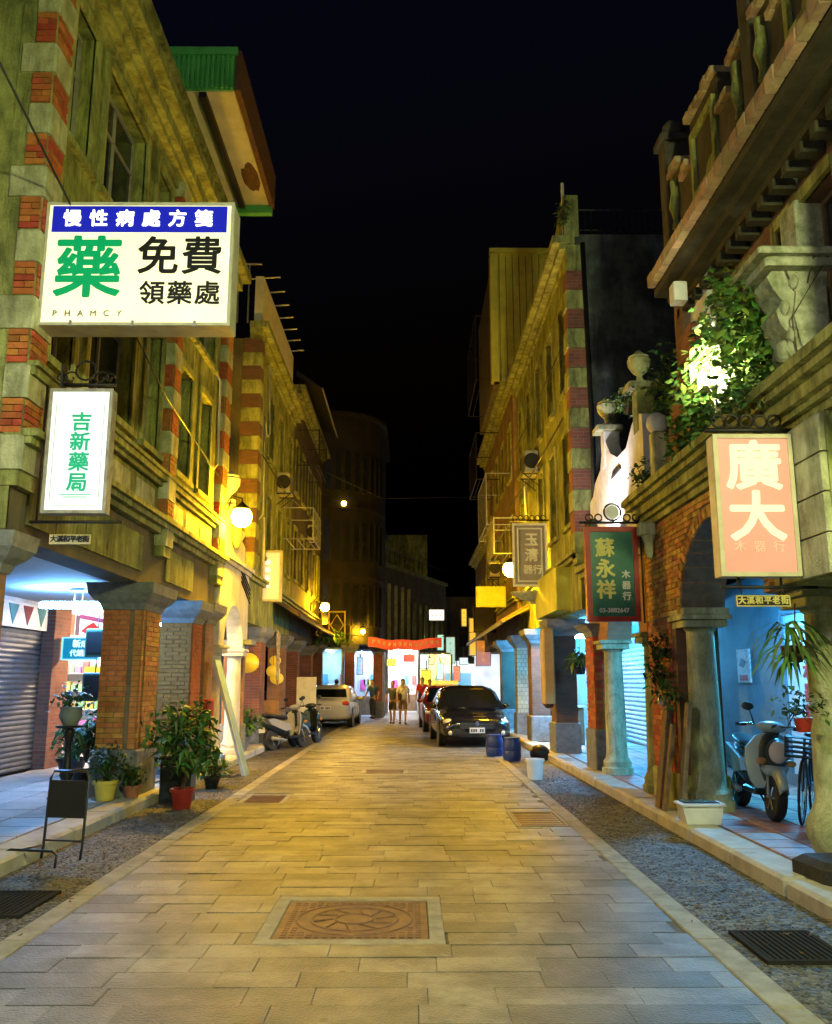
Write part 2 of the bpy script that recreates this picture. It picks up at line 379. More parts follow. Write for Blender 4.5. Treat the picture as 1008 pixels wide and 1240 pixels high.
def wall_holes(mb, s, X, d0, d1, y0, y1, z0, z1, holes):
    """wall slab on the plane |x|=X from depth d0 to d1 (positive = into the building) with rectangular openings"""
    ys = sorted({y0, y1} | {h[0] for h in holes} | {h[1] for h in holes}); zs = sorted({z0, z1} | {h[2] for h in holes} | {h[3] for h in holes})
    for a, b in zip(ys, ys[1:]):
        if b <= y0 or a >= y1: continue
        run = None
        for c, d in zip(zs, zs[1:]):
            my, mz = (a + b) / 2, (c + d) / 2
            inside = any(h[0] < my < h[1] and h[2] < mz < h[3] for h in holes)
            if inside:
                if run: mb.box(s * (X + d0), s * (X + d1), a, b, run[0], run[1]); run = None
            else: run = (run[0], d) if run else (c, d)
        if run: mb.box(s * (X + d0), s * (X + d1), a, b, run[0], run[1])
def window(root, s, X, h, rec=.16, fm=None, mull=1, trans=.68, sur=None, sill=True, lit=None):
    y0, y1, z0, z1 = h; fm = fm or wood
    f = MB(); X0, X1 = s * (X + rec), s * (X + rec + .06); t = .05
    f.box(X0, X1, y0, y0 + t, z0, z1); f.box(X0, X1, y1 - t, y1, z0, z1)
    f.box(X0, X1, y0 + t, y1 - t, z0, z0 + t); f.box(X0, X1, y0 + t, y1 - t, z1 - t, z1)
    bars = [y0 + (y1 - y0) * (i + 1) / (mull + 1) for i in range(mull)]
    for b in bars: f.box(X0, s * (X + rec + .055), b - .02, b + .02, z0 + t, z1 - t)
    zt = z0 + (z1 - z0) * trans
    if trans: f.box(s * (X + rec + .006), s * (X + rec + .05), y0 + t, y1 - t, zt - .02, zt + .02)
    w = f.build('window', fm, root)
    ed = [y0 + t] + bars + [y1 - t]
    for a, b in zip(ed, ed[1:]):
        for c, d in ([(z0 + t, zt), (zt, z1 - t)] if trans else [(z0 + t, z1 - t)]):
            MB().box(s * (X + rec + .03), s * (X + rec + .04), a, b, c, d).build('pane', lit or glass, w)
    if sur:
        g = MB(); q = .12
        g.box(s * (X - .035), s * (X + .02), y0 - q, y0, z0, z1 + q); g.box(s * (X - .035), s * (X + .02), y1, y1 + q, z0, z1 + q)
        g.box(s * (X - .05), s * (X + .02), y0, y1, z1, z1 + q)
        g.build('surround', sur, w)
    if sill: MB().box(s * (X - .08), s * (X + .1), y0 - .14, y1 + .14, z0 - .09, z0 - .003).build('sill', sur or stone, w)
    return w
def mould(mb, s, X, y0, y1, prof):
    """run of mouldings along y: prof = [(proj, z0, z1), ...]"""
    for p, a, b in prof: mb.box(s * (X - p), s * (X + .1), y0 - p * .3, y1 + p * .3, a, b)
# ------------------------------------------------------------ the ground
g = MB().box(-60, 60, -30, 160, -.5, -.06).build('ground', joint_m); tag(g, 'dark ground under the whole street', 'ground', kind='structure')
road = MB().box(-2.62, 2.02, -12, 120, -.3, -.012).build('road', joint_m)
tag(road, 'street of grey stone slabs running between the two arcades', 'road', kind='structure')
PV = {}
def paver_mesh(L, D):
    k = (round(L, 3), round(D, 3))
    if k not in PV: PV[k] = MB().cbox(-L / 2, L / 2, -D / 2, D / 2, -.05, 0, .003).mesh('paver', paver_m)
    return PV[k]
HOLES = [(-1.0, .22, 5.9, 7.12), (-2.36, -1.72, 12.32, 13.28), (1.2, 1.83, 10.42, 11.58), (-.9, -.05, 16.22, 16.98)]
mass = MB(); count = 0; y = 2.0; row = 0
LENS = [.36, .45, .6, .6, .75]
while y < 46:
    D = .26; x = -2.42 + (-.25 if row % 2 else 0)
    rr = random.Random(row * 13 + 1)
    while x < 1.80:
        L = rr.choice(LENS); a, b = max(x, -2.42), min(x + L, 1.82); x += L
        if b - a < .08: continue
        segs = [(a, b, y, y + D)]
        for hx0, hx1, hy0, hy1 in HOLES:
            ns = []
            for (p, q, u, v) in segs:
                if q <= hx0 or p >= hx1 or v <= hy0 or u >= hy1: ns.append((p, q, u, v)); continue
                if hx0 - p > .03: ns.append((p, hx0, u, v))
                if q - hx1 > .03: ns.append((hx1, q, u, v))
                p2, q2 = max(p, hx0), min(q, hx1)
                if hy0 - u > .02: ns.append((p2, q2, u, hy0))
                if v - hy1 > .02: ns.append((p2, q2, hy1, v))
            segs = ns
        for p, q, y0_, y1_ in segs:
            dz = rr.uniform(-.004, .003)
            if 4.3 < y < 16.2 and count < 300:
                o = put('paver', paver_mesh(q - p - .003, y1_ - y0_ - .003), road); o.location = ((p + q) / 2, (y0_ + y1_) / 2, dz)
                o.rotation_euler = (rr.uniform(-.006, .006), rr.uniform(-.004, .004), 0); count += 1
            else: mass.cbox(p + .0015, q - .0015, y0_ + .0015, y1_ - .0015, -.05, dz, .003)
    y += D; row += 1
tag(mass.build('paver_mass', paver_i, road), kind='stuff')
MB().box(-2.42, 1.82, 46, 120, -.04, -.004).build('far_paving', paver_i, road)
MB().box(-2.42, 1.82, -12, 2.0, -.04, -.004).build('near_paving', paver_i, road)
for sx, x0, x1 in ((-1, -2.60, -2.424), (1, 1.824, 2.0)):     # pale edge strips
    me = MB().cbox(x0, x1, -.595, .595, -.05, 0, .008).mesh('edge_stone', edge_m)
    for k in range(34):
        o = put('edge_stone', me, road); o.location = (random.uniform(-.004, .004), .6 + k * 1.2, .004 + random.uniform(-.003, .003))
for s, a, b in ((-1, -3.52, -2.6), (1, 2.0, 2.92)):
    gt = MB().box(a, b, -12, 60, -.2, -.02).build('gutter', gravel)
    tag(gt, 'dark pebble gutter along the ' + ('pharmacy' if s < 0 else 'brick arch') + ' side kerb', 'gutter', kind='structure')
    pb = MB()
    for k in range(5200):
        px, py = random.uniform(a + .02, b - .02), 4 + 13 * random.random() ** 1.5
        r = random.uniform(.010, .022); z = -.02
        h = r * random.uniform(.35, .7); n = 5; o0 = random.random() * 6
        ring = [(px + r * math.cos(o0 + 2 * PI * i / n) * random.uniform(.8, 1.2), py + r * math.sin(o0 + 2 * PI * i / n), z) for i in range(n)]
        pb.add(ring + [(px, py, z + h)], [(i, (i + 1) % n, n) for i in range(n)])
    pm = M('pebbles', (.13, .12, .11), .65, (.05, .05, .05), 4, 0, 10, island=.6)
    tag(pb.build('pebbles', pm, gt), kind='stuff')
# kerbs and pavements
for s, xo, xi, nm in ((-1, -3.50, -3.86, 'pharmacy side'), (1, 2.90, 3.26, 'brick arch side')):
    kb = MB().box(xo - s * -.02, xi, -12, 60, -.2, .02).build('kerb', concrete)
    tag(kb, 'pale concrete kerb on the ' + nm, 'kerb', kind='structure')
    me = MB().cbox(min(xo, xi), max(xo, xi), -.597, .597, -.2, .12, .03).mesh('kerb_stone', kerb_m)
    for k in range(36):
        o = put('kerb_stone', me, kb); o.location = (random.uniform(-.01, .01), 1.8 + 1.2 * k, random.uniform(-.006, .006)); o.rotation_euler = (0, 0, random.uniform(-.004, .004))
    pv = MB().box(xi + s * .003, s * 6.6, -12, 60, -.2, .1).build('pavement', grout_m)
    tag(pv, 'tiled arcade pavement on the ' + nm, 'pavement', kind='structure')
    T = .42 if s > 0 else .6
    me = MB().cbox(-T / 2 + .012, T / 2 - .012, -T / 2 + .012, T / 2 - .012, -.02, 0, .004).mesh('tile', tile_m if s > 0 else tile_g)
    nx = int((6.55 - abs(xi)) / T)
    for i in range(nx):
        for j in range(int(16 / T)):
            o = put('tile', me, pv); o.location = (xi + s * (.01 + T * (i + .5)), 5.5 + T * (j + .5), .122 + random.uniform(-.001, .001))
far = MB().box(-12, 14, 60.02, 120, -.2, -.006).build('far_street', paver_i); tag(far, 'far paving where the street bends', 'road', kind='structure')
# covers
def cover(nm, x0, x1, y0, y1, fr, plate_mat, frame_mat, lab, rings=False, bars=0):
    t = thing(nm, ((x0 + x1) / 2, (y0 + y1) / 2, -.01), lab, 'manhole cover' if bars == 0 else 'drain cover')
    f = MB(); z = .006
    f.cbox(x0, x1, y0, y0 + fr, -.05, z, .005); f.cbox(x0, x1, y1 - fr, y1, -.05, z, .005)
    f.cbox(x0, x0 + fr, y0 + fr, y1 - fr, -.05, z - .001, .005); f.cbox(x1 - fr, x1, y0 + fr, y1 - fr, -.05, z - .001, .005)
    f.build('frame', frame_mat, t)
    MB().box(x0 + fr + .006, x1 - fr - .006, y0 + fr + .006, y1 - fr - .006, -.05, -.002).build('plate', plate_mat, t)
    cx, cy = (x0 + x1) / 2, (y0 + y1) / 2
    if rings:
        q = MB(); sd_ = MB().cbox(-.018, .018, -.018, .018, -.004, .004, .002).mesh('stud', plate_mat)
        for a in range(17):
            for b_ in range(17):
                xx, yy = cx - .44 + a * .055, cy - .44 + b_ * .055
                if .43 < math.hypot(xx - cx, yy - cy): o = put('stud', sd_, t); o.location = Vector((xx, yy, .0)) - WORLD[t.name]
        for rad in (.40, .30, .13):
            q.tube([(cx + rad * math.cos(a * PI / 20), cy + rad * math.sin(a * PI / 20), -.003) for a in range(40)], .009, 6, closed=True)
        for k in range(10):
            a = k * PI / 5; q.tube([(cx + .15 * math.cos(a), cy + .15 * math.sin(a), -.002), (cx + .28 * math.cos(a + .25), cy + .28 * math.sin(a + .25), -.002)], .009, 5)
        q.build('cast_relief', M('worn_cover_relief', (.2, .1, .07), .6, (.14, .07, .05), 9, .3, 90, metal=.2), t)
    for k in range(bars):
        yy = y0 + fr + (y1 - y0 - 2 * fr) * (k + .5) / bars
        MB().cbox(x0 + fr + .02, x1 - fr - .02, yy - .012, yy + .012, -.02, .004, .003).build('bar', rust if bars < 9 else iron, t)
cov = M('red_brown_cover', (.22, .105, .07), .6, (.14, .075, .055), 7, .4, 60, metal=.15)
cover('manhole_cover', -1.0, .22, 5.9, 7.12, .1, cov, edge_m, 'large square red brown manhole cover with cast rings in pale stone frame', rings=True)
cover('drain_cover', -2.36, -1.72, 12.32, 13.28, .07, rust, edge_m, 'small rusty drain cover beside the edge strip near the red flower pot', bars=6)
cover('drain_cover', 1.2, 1.82, 10.42, 11.58, .05, M('ochre_cover', (.42, .28, .06), .6, (.3, .2, .05), 7, .4, 60), edge_m, 'ochre yellow drain cover beside the edge strip opposite the planter box', bars=7)
cover('drain_cover', -.9, -.05, 16.22, 16.98, .06, steel, edge_m, 'bright worn steel cover in the middle of the street', bars=5)
cast = M('dark_cast_iron', (.022, .022, .024), .95, (.03, .028, .026), 9, .5, 90, spec=.08)
for (x0, x1, y0, y1, lab) in ((-3.3, -2.75, 6.6, 7.35, 'black iron grate in the gutter by the folding sign stand'), (2.1, 2.62, 5.55, 6.2, 'black iron grate in the gutter below the bulbous stone column')):
    t = thing('gutter_grate', ((x0 + x1) / 2, (y0 + y1) / 2, -.02), lab, 'drain grate')
    f = MB(); z = .004
    f.box(x0, x1, y0, y0 + .03, -.03, z); f.box(x0, x1, y1 - .03, y1, -.03, z); f.box(x0, x0 + .03, y0 + .03, y1 - .03, -.03, z); f.box(x1 - .03, x1, y0 + .03, y1 - .03, -.03, z)
    f.build('frame', cast, t)
    for k in range(12):
        xx = x0 + .03 + (x1 - x0 - .06) * (k + .5) / 12
        MB().box(xx - .011, xx + .011, y0 + .03, y1 - .03, -.025, .001).build('bar', cast, t)

# ------------------------------------------------------------ lamps
def glow(name, col, st): return EM(name, col, st, (.8, .8, .8))
amber = glow('amber_bulb', (1, .54, .01), 760); amber2 = glow('amber_bulb_dim', (1, .52, .01), 800); olive_l = glow('greenish_bulb', (.92, 1, .42), 1650); warm = glow('warm_bulb', (1, .98, .98), 520)
cool = glow('cool_tube', (.16, .46, 1.0), 140); cool_sm = glow('cool_tube_small', (.07, .48, 1.0), 560)
def street_lamp(x, y, z, s, lab, mat, wallx, r=.13, shade=False):
    t = thing('street_lamp', (wallx, y, z - .35), lab, 'street lamp', 'lantern lamps on the facades')
    a = MB(); a.tube([(wallx, y, z + .1), (wallx + (x - wallx) * .5, y, z + .42), (x, y, z + .36), (x, y, z + .2)], .018, 8)
    a.tube([(wallx, y, z - .3), (wallx + (x - wallx) * .25, y, z - .05), (wallx + (x - wallx) * .5, y, z + .4)], .012, 6)
    a.build('bracket', iron, t, True)
    MB().box(wallx - .015, wallx + .015, y - .06, y + .06, z - .38, z + .2).build('wall_plate', iron, t)
    k = 2.1 if shade else 1
    MB().lathe([(.02, .30), (.05, .26), (.17 * k, .17), (.16 * k, .14 - .12 * (k > 1)), (.05, .15)], (x, y, z), 16).build('cap', iron, t, True)
    MB().ball((x, y, z), r).build('globe', mat, t, True)
    MB().lathe([(.02, -.2), (.05, -.17), (.06, -.135), (.03, -.12)], (x, y, z), 10).build('bottom_finial', iron, t, True)
    return t
street_lamp(-3.22, 16.35, 4.68, -1, 'glaring yellow street lamp above the white arched house', amber, -3.62, .2)
street_lamp(-3.2, 32.6, 4.32, -1, 'small yellow street lamp on the dark house behind the pink sign', amber2, -3.72, .16)
street_lamp(2.52, 22.0, 4.4, 1, 'glaring yellow street lamp beside the grey framed sign', amber, 3.22, .2)
street_lamp(-2.9, 2.2, 5.2, -1, 'street lamp on the facade before the pharmacy', warm, -4.5, .15, True)  # out of frame, added for road light; wide cap keeps the upper right dark
street_lamp(2.6, .6, 5.0, 1, 'street lamp on the facade before the stone column', olive_l, 3.2, .15)  # out of frame, added without a shade to light the upper left facade
def ceiling_lamp(x, y, z, lab, mat=cool, lx=.6, ly=.14):
    t = thing('ceiling_lamp', (x, y, z), lab, 'ceiling lamp', 'cold white ceiling lamps in the arcades')
    MB().cbox(x - .12, x + .12, y - .08, y + .08, z - .04, z, .01).build('housing', white_paint, t)
    for q in (-.06, .06): MB().tube([(x + q, y, z - .04), (x + q, y, z - .2)], .008, 5).build('rod', steel, t)
    MB().cbox(x - lx / 2, x + lx / 2, y - ly / 2, y + ly / 2, z - .29, z - .2, .02).build('tube', mat, t)
    return t

# ------------------------------------------------------------ pillars and columns
def pillar(root, x0, x1, y0, y1, zb, zt, mat, back, base_m=stone_dk, zbase=.72, capz=.36, faces=(), bmat=None):
    """square brick pillar: stone base, brick shaft, corbelled capital"""
    p = MB().box(x0 + .022, x1 - .022, y0 + .022, y1 - .022, zbase, zt - capz).build('pillar', back, root)
    MB().cbox(x0 - .03, x1 + .03, y0 - .03, y1 + .03, zb, zbase, .02).build('base', base_m, p)
    c = MB(); n = 4
    prof = [(0, 0), (.03, .08), (.10, .14), (.16, .22), (.18, capz)]
    rings = []
    for e, dz in prof:
        z = zt - capz + dz
        rings.append([(x0 - e, y0 - e, z), (x1 + e, y0 - e, z), (x1 + e, y1 + e, z), (x0 - e, y1 + e, z)])
    c.loft(rings); c.build('capital', base_m, p)
    for f, at, n_, u0, u1 in faces:
        bricks(p, root, f, u0, u1, zbase + .01, zt - capz - .005, at, n_, bmat)
    return p
def column(root, x, y, zb, zt, r, mat, bulb=False):
    prof = [(r * 1.65, 0), (r * 1.65, .1), (r * 1.45, .12), (r * 1.5, .2), (r * 1.2, .26), (r * 1.12, .34)] if not bulb else \
        [(r * 1.2, 0), (r * 1.35, .06), (r * 1.62, .2), (r * 1.6, .3), (r * 1.25, .42), (r * 1.12, .5)]
    H = zt - zb
    prof = prof + [(r * 1.06, H * .45), (r * .95, H - .24), (r * .95, H - .2), (r * 1.1, H - .18), (r * 1.1, H - .15)]
    p = sm(MB().lathe(prof, (x, y, zb), 22).build('column', mat, root))
    MB().cbox(x - r * 1.5, x + r * 1.5, y - r * 1.5, y + r * 1.5, zt - .148, zt - .06, .012).build('abacus', mat, p)
    MB().cbox(x - r * 1.75, x + r * 1.75, y - r * 1.75, y + r * 1.75, zt - .058, zt, .012).build('abacus_top', mat, p)
    return p
def shutter(root, s, X, y0, y1, z0, z1, mat, pitch=.09, name='roller_shutter'):
    p = MB().box(s * X, s * (X + .02), y0, y1, z0, z1).build(name, mat, root)
    n = int((z1 - z0) / pitch)
    sl = MB(); k = pitch * .46
    sl.prism([(0, -k), (-s * .018, -k * .6), (-s * .026, 0), (-s * .018, k * .6), (0, k)], 'y', y0 + .02, y1 - .02)
    # prism with poly (x,z) along y
    me = sl.mesh('slat', mat)
    for i in range(n):
        o = put('slat', me, p); o.location = (s * (X - .001), 0, z0 + pitch * (i + .5))
    return p
def conduit(pts, lab, r=.022, mat=None, nm='conduit_pipe'):
    o = MB().tube(pts, r, 6).build(nm, mat or white_paint, None, True); return tag(o, lab, 'pipe')

# ------------------------------------------------------------ L1: brick and stone pharmacy house
L = -1; XL = 3.7
H1 = thing('shophouse', (-3.7, 12, 0), 'three storey olive stone shophouse with brick quoins carrying the pharmacy signs', 'house')
w3 = [(8.45, 9.05, 7.35, 9.0), (9.5, 11.05, 7.35, 9.0), (11.6, 12.3, 7.35, 9.0), (13.2, 13.9, 7.35, 9.0), (14.3, 15.6, 7.35, 9.0)]
w2 = [(8.45, 9.05, 4.85, 6.6), (9.5, 11.05, 4.85, 6.6), (11.6, 12.3, 4.85, 6.6), (13.3, 14.1, 4.85, 6.6), (14.7, 15.5, 4.85, 6.6)]
mb = MB(); wall_holes(mb, L, XL, .0, .3, 7.92, 16.6, 4.4, 9.3, w2 + w3); mb.build('wall', plaster, H1)
for h in w2 + w3: window(H1, L, XL, h, fm=M('pale_window_frame', (.32, .3, .22), .7, (.2, .18, .13), 6, .2, 60), sur=stone)
MB().box(-7.3, -4.01, 7.96, 16.6, 3.35, 10.5).build('house_body', plaster_dk, H1); MB().box(-7.3, -3.72, 7.92, 7.955, 3.0, 10.5).build('end_wall', stone, H1)
# quoined pilasters
for (y0, y1) in ((7.9, 8.3), (12.55, 12.95), (16.1, 16.6)):
    xf = -3.64 if y0 < 8 else -3.58
    p = MB().box(-4.0, xf, y0 + .004, y1 - .004, 3.4, 9.25).build('pilaster', stone, H1)
    k = 0; z = 3.55
    while z < 9.1:
        if k % 2 == 0:
            MB().cbox(-3.86 - .12 * (k % 4 == 0), xf + .02 + .012 * random.random(), y0 - .02, y1 + .02 - .03 * random.random(), z, z + .34, .02).build('quoin_stone', stone_lt, p)
        else:
            bricks(p, H1, 'x', y0 + .02, y1 - .02, z, z + .34, xf, 1, brick_o, budget=150)
            bricks(p, H1, 'y', -3.84, xf, z, z + .34, y0, -1, brick_o, budget=150)
        z += .345; k += 1
# belt courses and fascia over the arcade
b = MB()
mould(b, L, XL, 7.95, 16.55, [(.08, 3.72, 3.8), (.16, 3.8, 3.87), (.22, 3.87, 3.94)]); b.build('lower_belt_course', stone, H1)
b = MB(); mould(b, L, XL, 7.95, 16.55, [(.06, 4.42, 4.48), (.13, 4.48, 4.56), (.17, 4.56, 4.61)]); b.build('upper_belt_course', stone, H1)
MB().box(-4.02, -3.7, 7.93, 16.58, 3.94, 4.42).build('parapet_band', plaster, H1)
for y0 in (8.2, 9.3, 10.4, 11.5, 13.1, 14.1, 15.1):
    MB().cbox(-3.73, -3.69, y0, y0 + .85, 4.02, 4.34, .012).build('band_panel', stone_lt, H1)
MB().box(-3.74, -3.735, 14.35, 14.75, 4.07, 4.3).build('vent_grille', iron, H1)
MB().box(-4.1, -3.72, 7.93, 16.55, 2.95, 3.72).build('fascia_beam', plaster_dk, H1)
for y0, y1 in ((8.3, 11.95), (13.15, 14.8)): MB().cbox(-3.72, -3.69, y0, y1, 3.1, 3.6, .012).build('fascia_panel', plaster, H1)
# main cornice
b = MB(); mould(b, L, XL, 7.95, 16.6, [(.05, 9.2, 9.32), (.16, 9.32, 9.42), (.26, 9.42, 9.6), (.42, 9.6, 9.78)]); b.build('cornice', stone, H1)
MB().box(-3.95, -3.62, 7.93, 16.55, 9.78, 10.6).build('parapet', stone, H1)
b = MB(); mould(b, L, XL - .1, 7.95, 16.6, [(.06, 10.6, 10.72)]); b.build('coping', stone, H1)
P0 = pillar(H1, -4.25, -3.72, 7.9, 8.1, .12, 2.95, None, brick_tan)
P1 = pillar(H1, -4.25, -3.68, 12.1, 13.0, .12, 2.95, None, mortar_m, faces=[('x', -3.702, 1, 12.3, 12.98), ('x', -3.702, 1, 12.122, 12.22), ('y', 12.122, -1, -4.23, -3.86), ('y', 12.122, -1, -3.8, -3.70)], bmat=brick_t)
P2 = pillar(H1, -4.25, -3.68, 14.9, 15.6, .12, 2.95, None, mortar_m, faces=[('y', 14.922, -1, -4.23, -3.7), ('x', -3.702, 1, 14.93, 15.58)], bmat=brick_o)
P3 = pillar(H1, -4.2, -3.66, 15.8, 16.5, .12, 3.0, None, brick_tan)
# arcade: ceiling, back wall, pier, shutter, shop
MB().box(-6.9, -4.1, 4, 16.55, 3.0, 3.3).build('arcade_ceiling', ceil_m, H1)
MB().box(-7.1, -6.6, 7.2, 10.4, .1, 3.0).build('back_wall', white_pl, H1)
MB().box(-7.1, -6.6, 10.4, 16.0, 2.55, 3.0).build('shutter_lintel', white_pl, H1)
shutter(H1, -1, 6.66, 10.42, 15.95, .12, 2.55, alu_dk, .085)
MB().box(-7.1, -6.45, 16.0, 16.75, .1, 3.0).build('brick_pier', brick_red, H1)
ceiling_lamp(-5.3, 17.6, 3.0, 'added warm ceiling lamp that warms the arcade before the lit shop', glow('warm_tube', (1, .72, .42), 200), .8, .2)  # added lamp, offsets the cool tint between the pillars
ceiling_lamp(-5.0, 13.2, 2.99, 'cold white ceiling lamp in the pharmacy arcade', cool, 1.1, .2)

# rooftop canopy
C = thing('roof_canopy', (-3.6, 15, 10.72), 'green corrugated rooftop canopy with pale rust patched soffit over the street', 'canopy')
MB().box(-5.5, -3.0, 13.3, 16.9, 11.48, 11.53).build('soffit', soffit_m, C)
f = MB(); n = 30
for i in range(n):
    x0 = -5.5 + 2.5 * i / n; f.box(x0 + .01, x0 + .06, 13.2, 13.25, 11.5, 12.1)
f.box(-5.5, -3.0, 13.25, 13.28, 11.48, 12.1); f.build('corrugated_front', green_m, C)
MB().box(-5.52, -2.96, 13.16, 13.24, 12.1, 12.24).build('front_gutter', green_m, C)
MB().box(-2.998, -2.9, 13.2, 17, 11.44, 12.2).build('street_fascia', rust, C)
MB().box(-5.5, -2.95, 16.9, 17.05, 11.3, 11.62).build('end_beam', green_m, C)
MB().box(-3.62, -3.5, 13.3, 16.88, 11.38, 11.478).build('joist', iron, C)
rp = MB(); rr = random.Random(3); pts = [( -3.2 + (.14 + .06 * rr.random()) * math.cos(a * PI / 9), 15.9 + (.38 + .2 * rr.random()) * math.sin(a * PI / 9)) for a in range(18)]
rp.prism(pts, 'z', 11.472, 11.479); rp.build('rust_patch', rust, C)
MB().box(-5.5, -5.4, 13.4, 16.9, 10.7, 11.478).build('back_post', green_m, C)
MB().box(-3.98, -3.9, 13.5, 16.6, 10.72, 11.478).build('roof_railing_sheet', green_m, C)

# pharmacy light box
def lightbox(name, lab, x0, x1, y, z0, z1, dep, casing, face_m, fr=.03, group=None, cat='sign'):
    t = thing(name, ((x0 + x1) / 2, y, z0), lab, cat, group)
    MB().cbox(x0, x1, y, y + dep, z0, z1, .012).build('casing', casing, t)
    f = MB(); yy = y - .02
    f.box(x0, x1, yy, y - .001, z0, z0 + fr); f.box(x0, x1, yy, y - .001, z1 - fr, z1); f.box(x0, x0 + fr, yy, y - .001, z0 + fr, z1 - fr); f.box(x1 - fr, x1, yy, y - .001, z0 + fr, z1 - fr)
    f.build('frame', casing, t)
    MB().box(x0 + fr, x1 - fr, y - .008, y - .002, z0 + fr, z1 - fr).build('face', face_m, t)
    return t
casing = M('cream_sign_casing', (.6, .58, .45), .5, (.45, .43, .33), 5, .1, 60)
face_w = EM('pharmacy_sign_face', (1, .95, .5), .66, (.8, .8, .7), .45)
T = lightbox('light_box_sign', 'large lit white and blue pharmacy sign with big green character', -3.62, -1.76, 8.0, 5.0, 6.3, .28, casing, face_w)
MB().box(-3.56, -1.83, 7.987, 7.991, 5.98, 6.26).build('blue_band', EM('blue_band_lit', (.004, .006, .30), .85, (.01, .015, .25)), T)
wtx = EM('white_lit_letters', (1, .96, .75), 1.2, (.8, .8, .7)); gtx = EM('green_lit_letters', (.0, .22, .07), .8, (0, .2, .07)); btx = M('black_letters', (.01, .01, .01), .5)
for i, ch in enumerate('慢性病處方箋'): text(T, ch, .185, -3.36 + i * .26, 7.984, 6.115, wtx, bold=.004)
text(T, '藥', .68, -3.17, 7.984, 5.56, gtx, bold=.013, sx=1.0)
text(T, '免', .42, -2.49, 7.984, 5.70, btx, bold=.007); text(T, '費', .42, -2.06, 7.984, 5.70, btx, bold=.0065)
for i, ch in enumerate('領藥處'): text(T, ch, .255, -2.53 + i * .27, 7.984, 5.32, btx, bold=.004)
for i, ch in enumerate('PHAMCY'): text(T, ch, .085, -3.46 + i * .125, 7.984, 5.12, M('grey_letters', (.35, .33, .25), .6), bold=.001)
MB().box(-3.72, -3.62, 8.1, 8.18, 5.2, 6.1).build('mount', iron, T)
for x in (-3.3, -2.7, -2.1): MB().box(x - .012, x + .012, 7.975, 8.0, 4.985, 5.05).build('clip', steel, T)

def hang_bracket(t, x0, x1, y, z, wallx):
    """iron scroll bracket above a hanging sign"""
    a = MB(); a.tube([(wallx, y, z), (x0 if wallx > 0 else x1, y, z)], .018, 6)
    cx = (x0 + x1) / 2; r = abs(x1 - x0) * .16
    a.tube([(cx + r * math.cos(k * PI / 8), y, z + .05 + r + r * math.sin(k * PI / 8)) for k in range(16)], .012, 5, closed=True)
    for sg in (-1, 1):
        for j, (dx, rr) in enumerate(((.5, .075), (.8, .055))):
            c = cx + sg * dx * abs(x1 - x0) * .48
            a.tube([(c + rr * math.cos(k * .45) * (1 - k / 22), y, z + .07 + rr * math.sin(k * .45) * (1 - k / 22)) for k in range(16)], .009, 5)
    a.build('iron_bracket', iron, t, True)
    MB().box(min(wallx, wallx + .02 * (1 if wallx < 0 else -1)), max(wallx, wallx + .02 * (1 if wallx < 0 else -1)), y - .05, y + .05, z - .12, z + .2).build('wall_plate', iron, t)
facew2 = EM('cool_white_sign_face', (.8, 1, .9), .52, (.8, .8, .78), .4)
T = lightbox('hanging_sign', 'narrow white lit hanging sign with four green characters below the pharmacy light box', -3.44, -2.84, 8.0, 3.15, 4.36, .12, M('aged_frame_metal', (.4, .38, .3), .5, (.25, .22, .17), 9, .2, 60, metal=.3), facew2)
hang_bracket(T, -3.44, -2.84, 8.06, 4.42, -3.36)
g2 = EM('green_lit_letters_cool', (.0, .26, .13), .8, (0, .25, .12))
for i, ch in enumerate('吉新藥局'): text(T, ch, .19, -3.12, 7.988, 4.02 - i * .195, g2, bold=.004, sx=1.05)
em = MB(); em.tube([(-3.13 + .04 * math.cos(k * PI / 10), 7.988, 3.40 + .04 * math.sin(k * PI / 10)) for k in range(20)], .004, 4, closed=True); em.build('round_emblem', g2, T)
text(T, '14', .045, -3.13, 7.988, 3.40, g2)
MB().box(-3.28, -2.98, 7.986, 7.99, 3.325, 3.333).build('thin_rule', g2, T); MB().box(-3.24, -3.02, 7.986, 7.99, 3.30, 3.308).build('thin_rule', g2, T)
bd = MB(); 
for a in ((-3.37, -3.365, 3.25, 4.26), (-2.915, -2.91, 3.25, 4.26)): bd.box(a[0], a[1], 7.987, 7.99, a[2], a[3])
bd.box(-3.33, -2.95, 7.987, 7.99, 3.22, 3.225); bd.build('printed_border', M('printed_grey', (.45, .5, .48), .6), T)
bb = MB(); bb.tube([(-3.56, 8.06, 3.08), (-2.7, 8.06, 3.08)], .016, 6); bb.tube([(-3.5, 8.06, 3.08), (-3.5, 8.06, 4.42)], .012, 6); bb.build('lower_rail', iron, T, True)
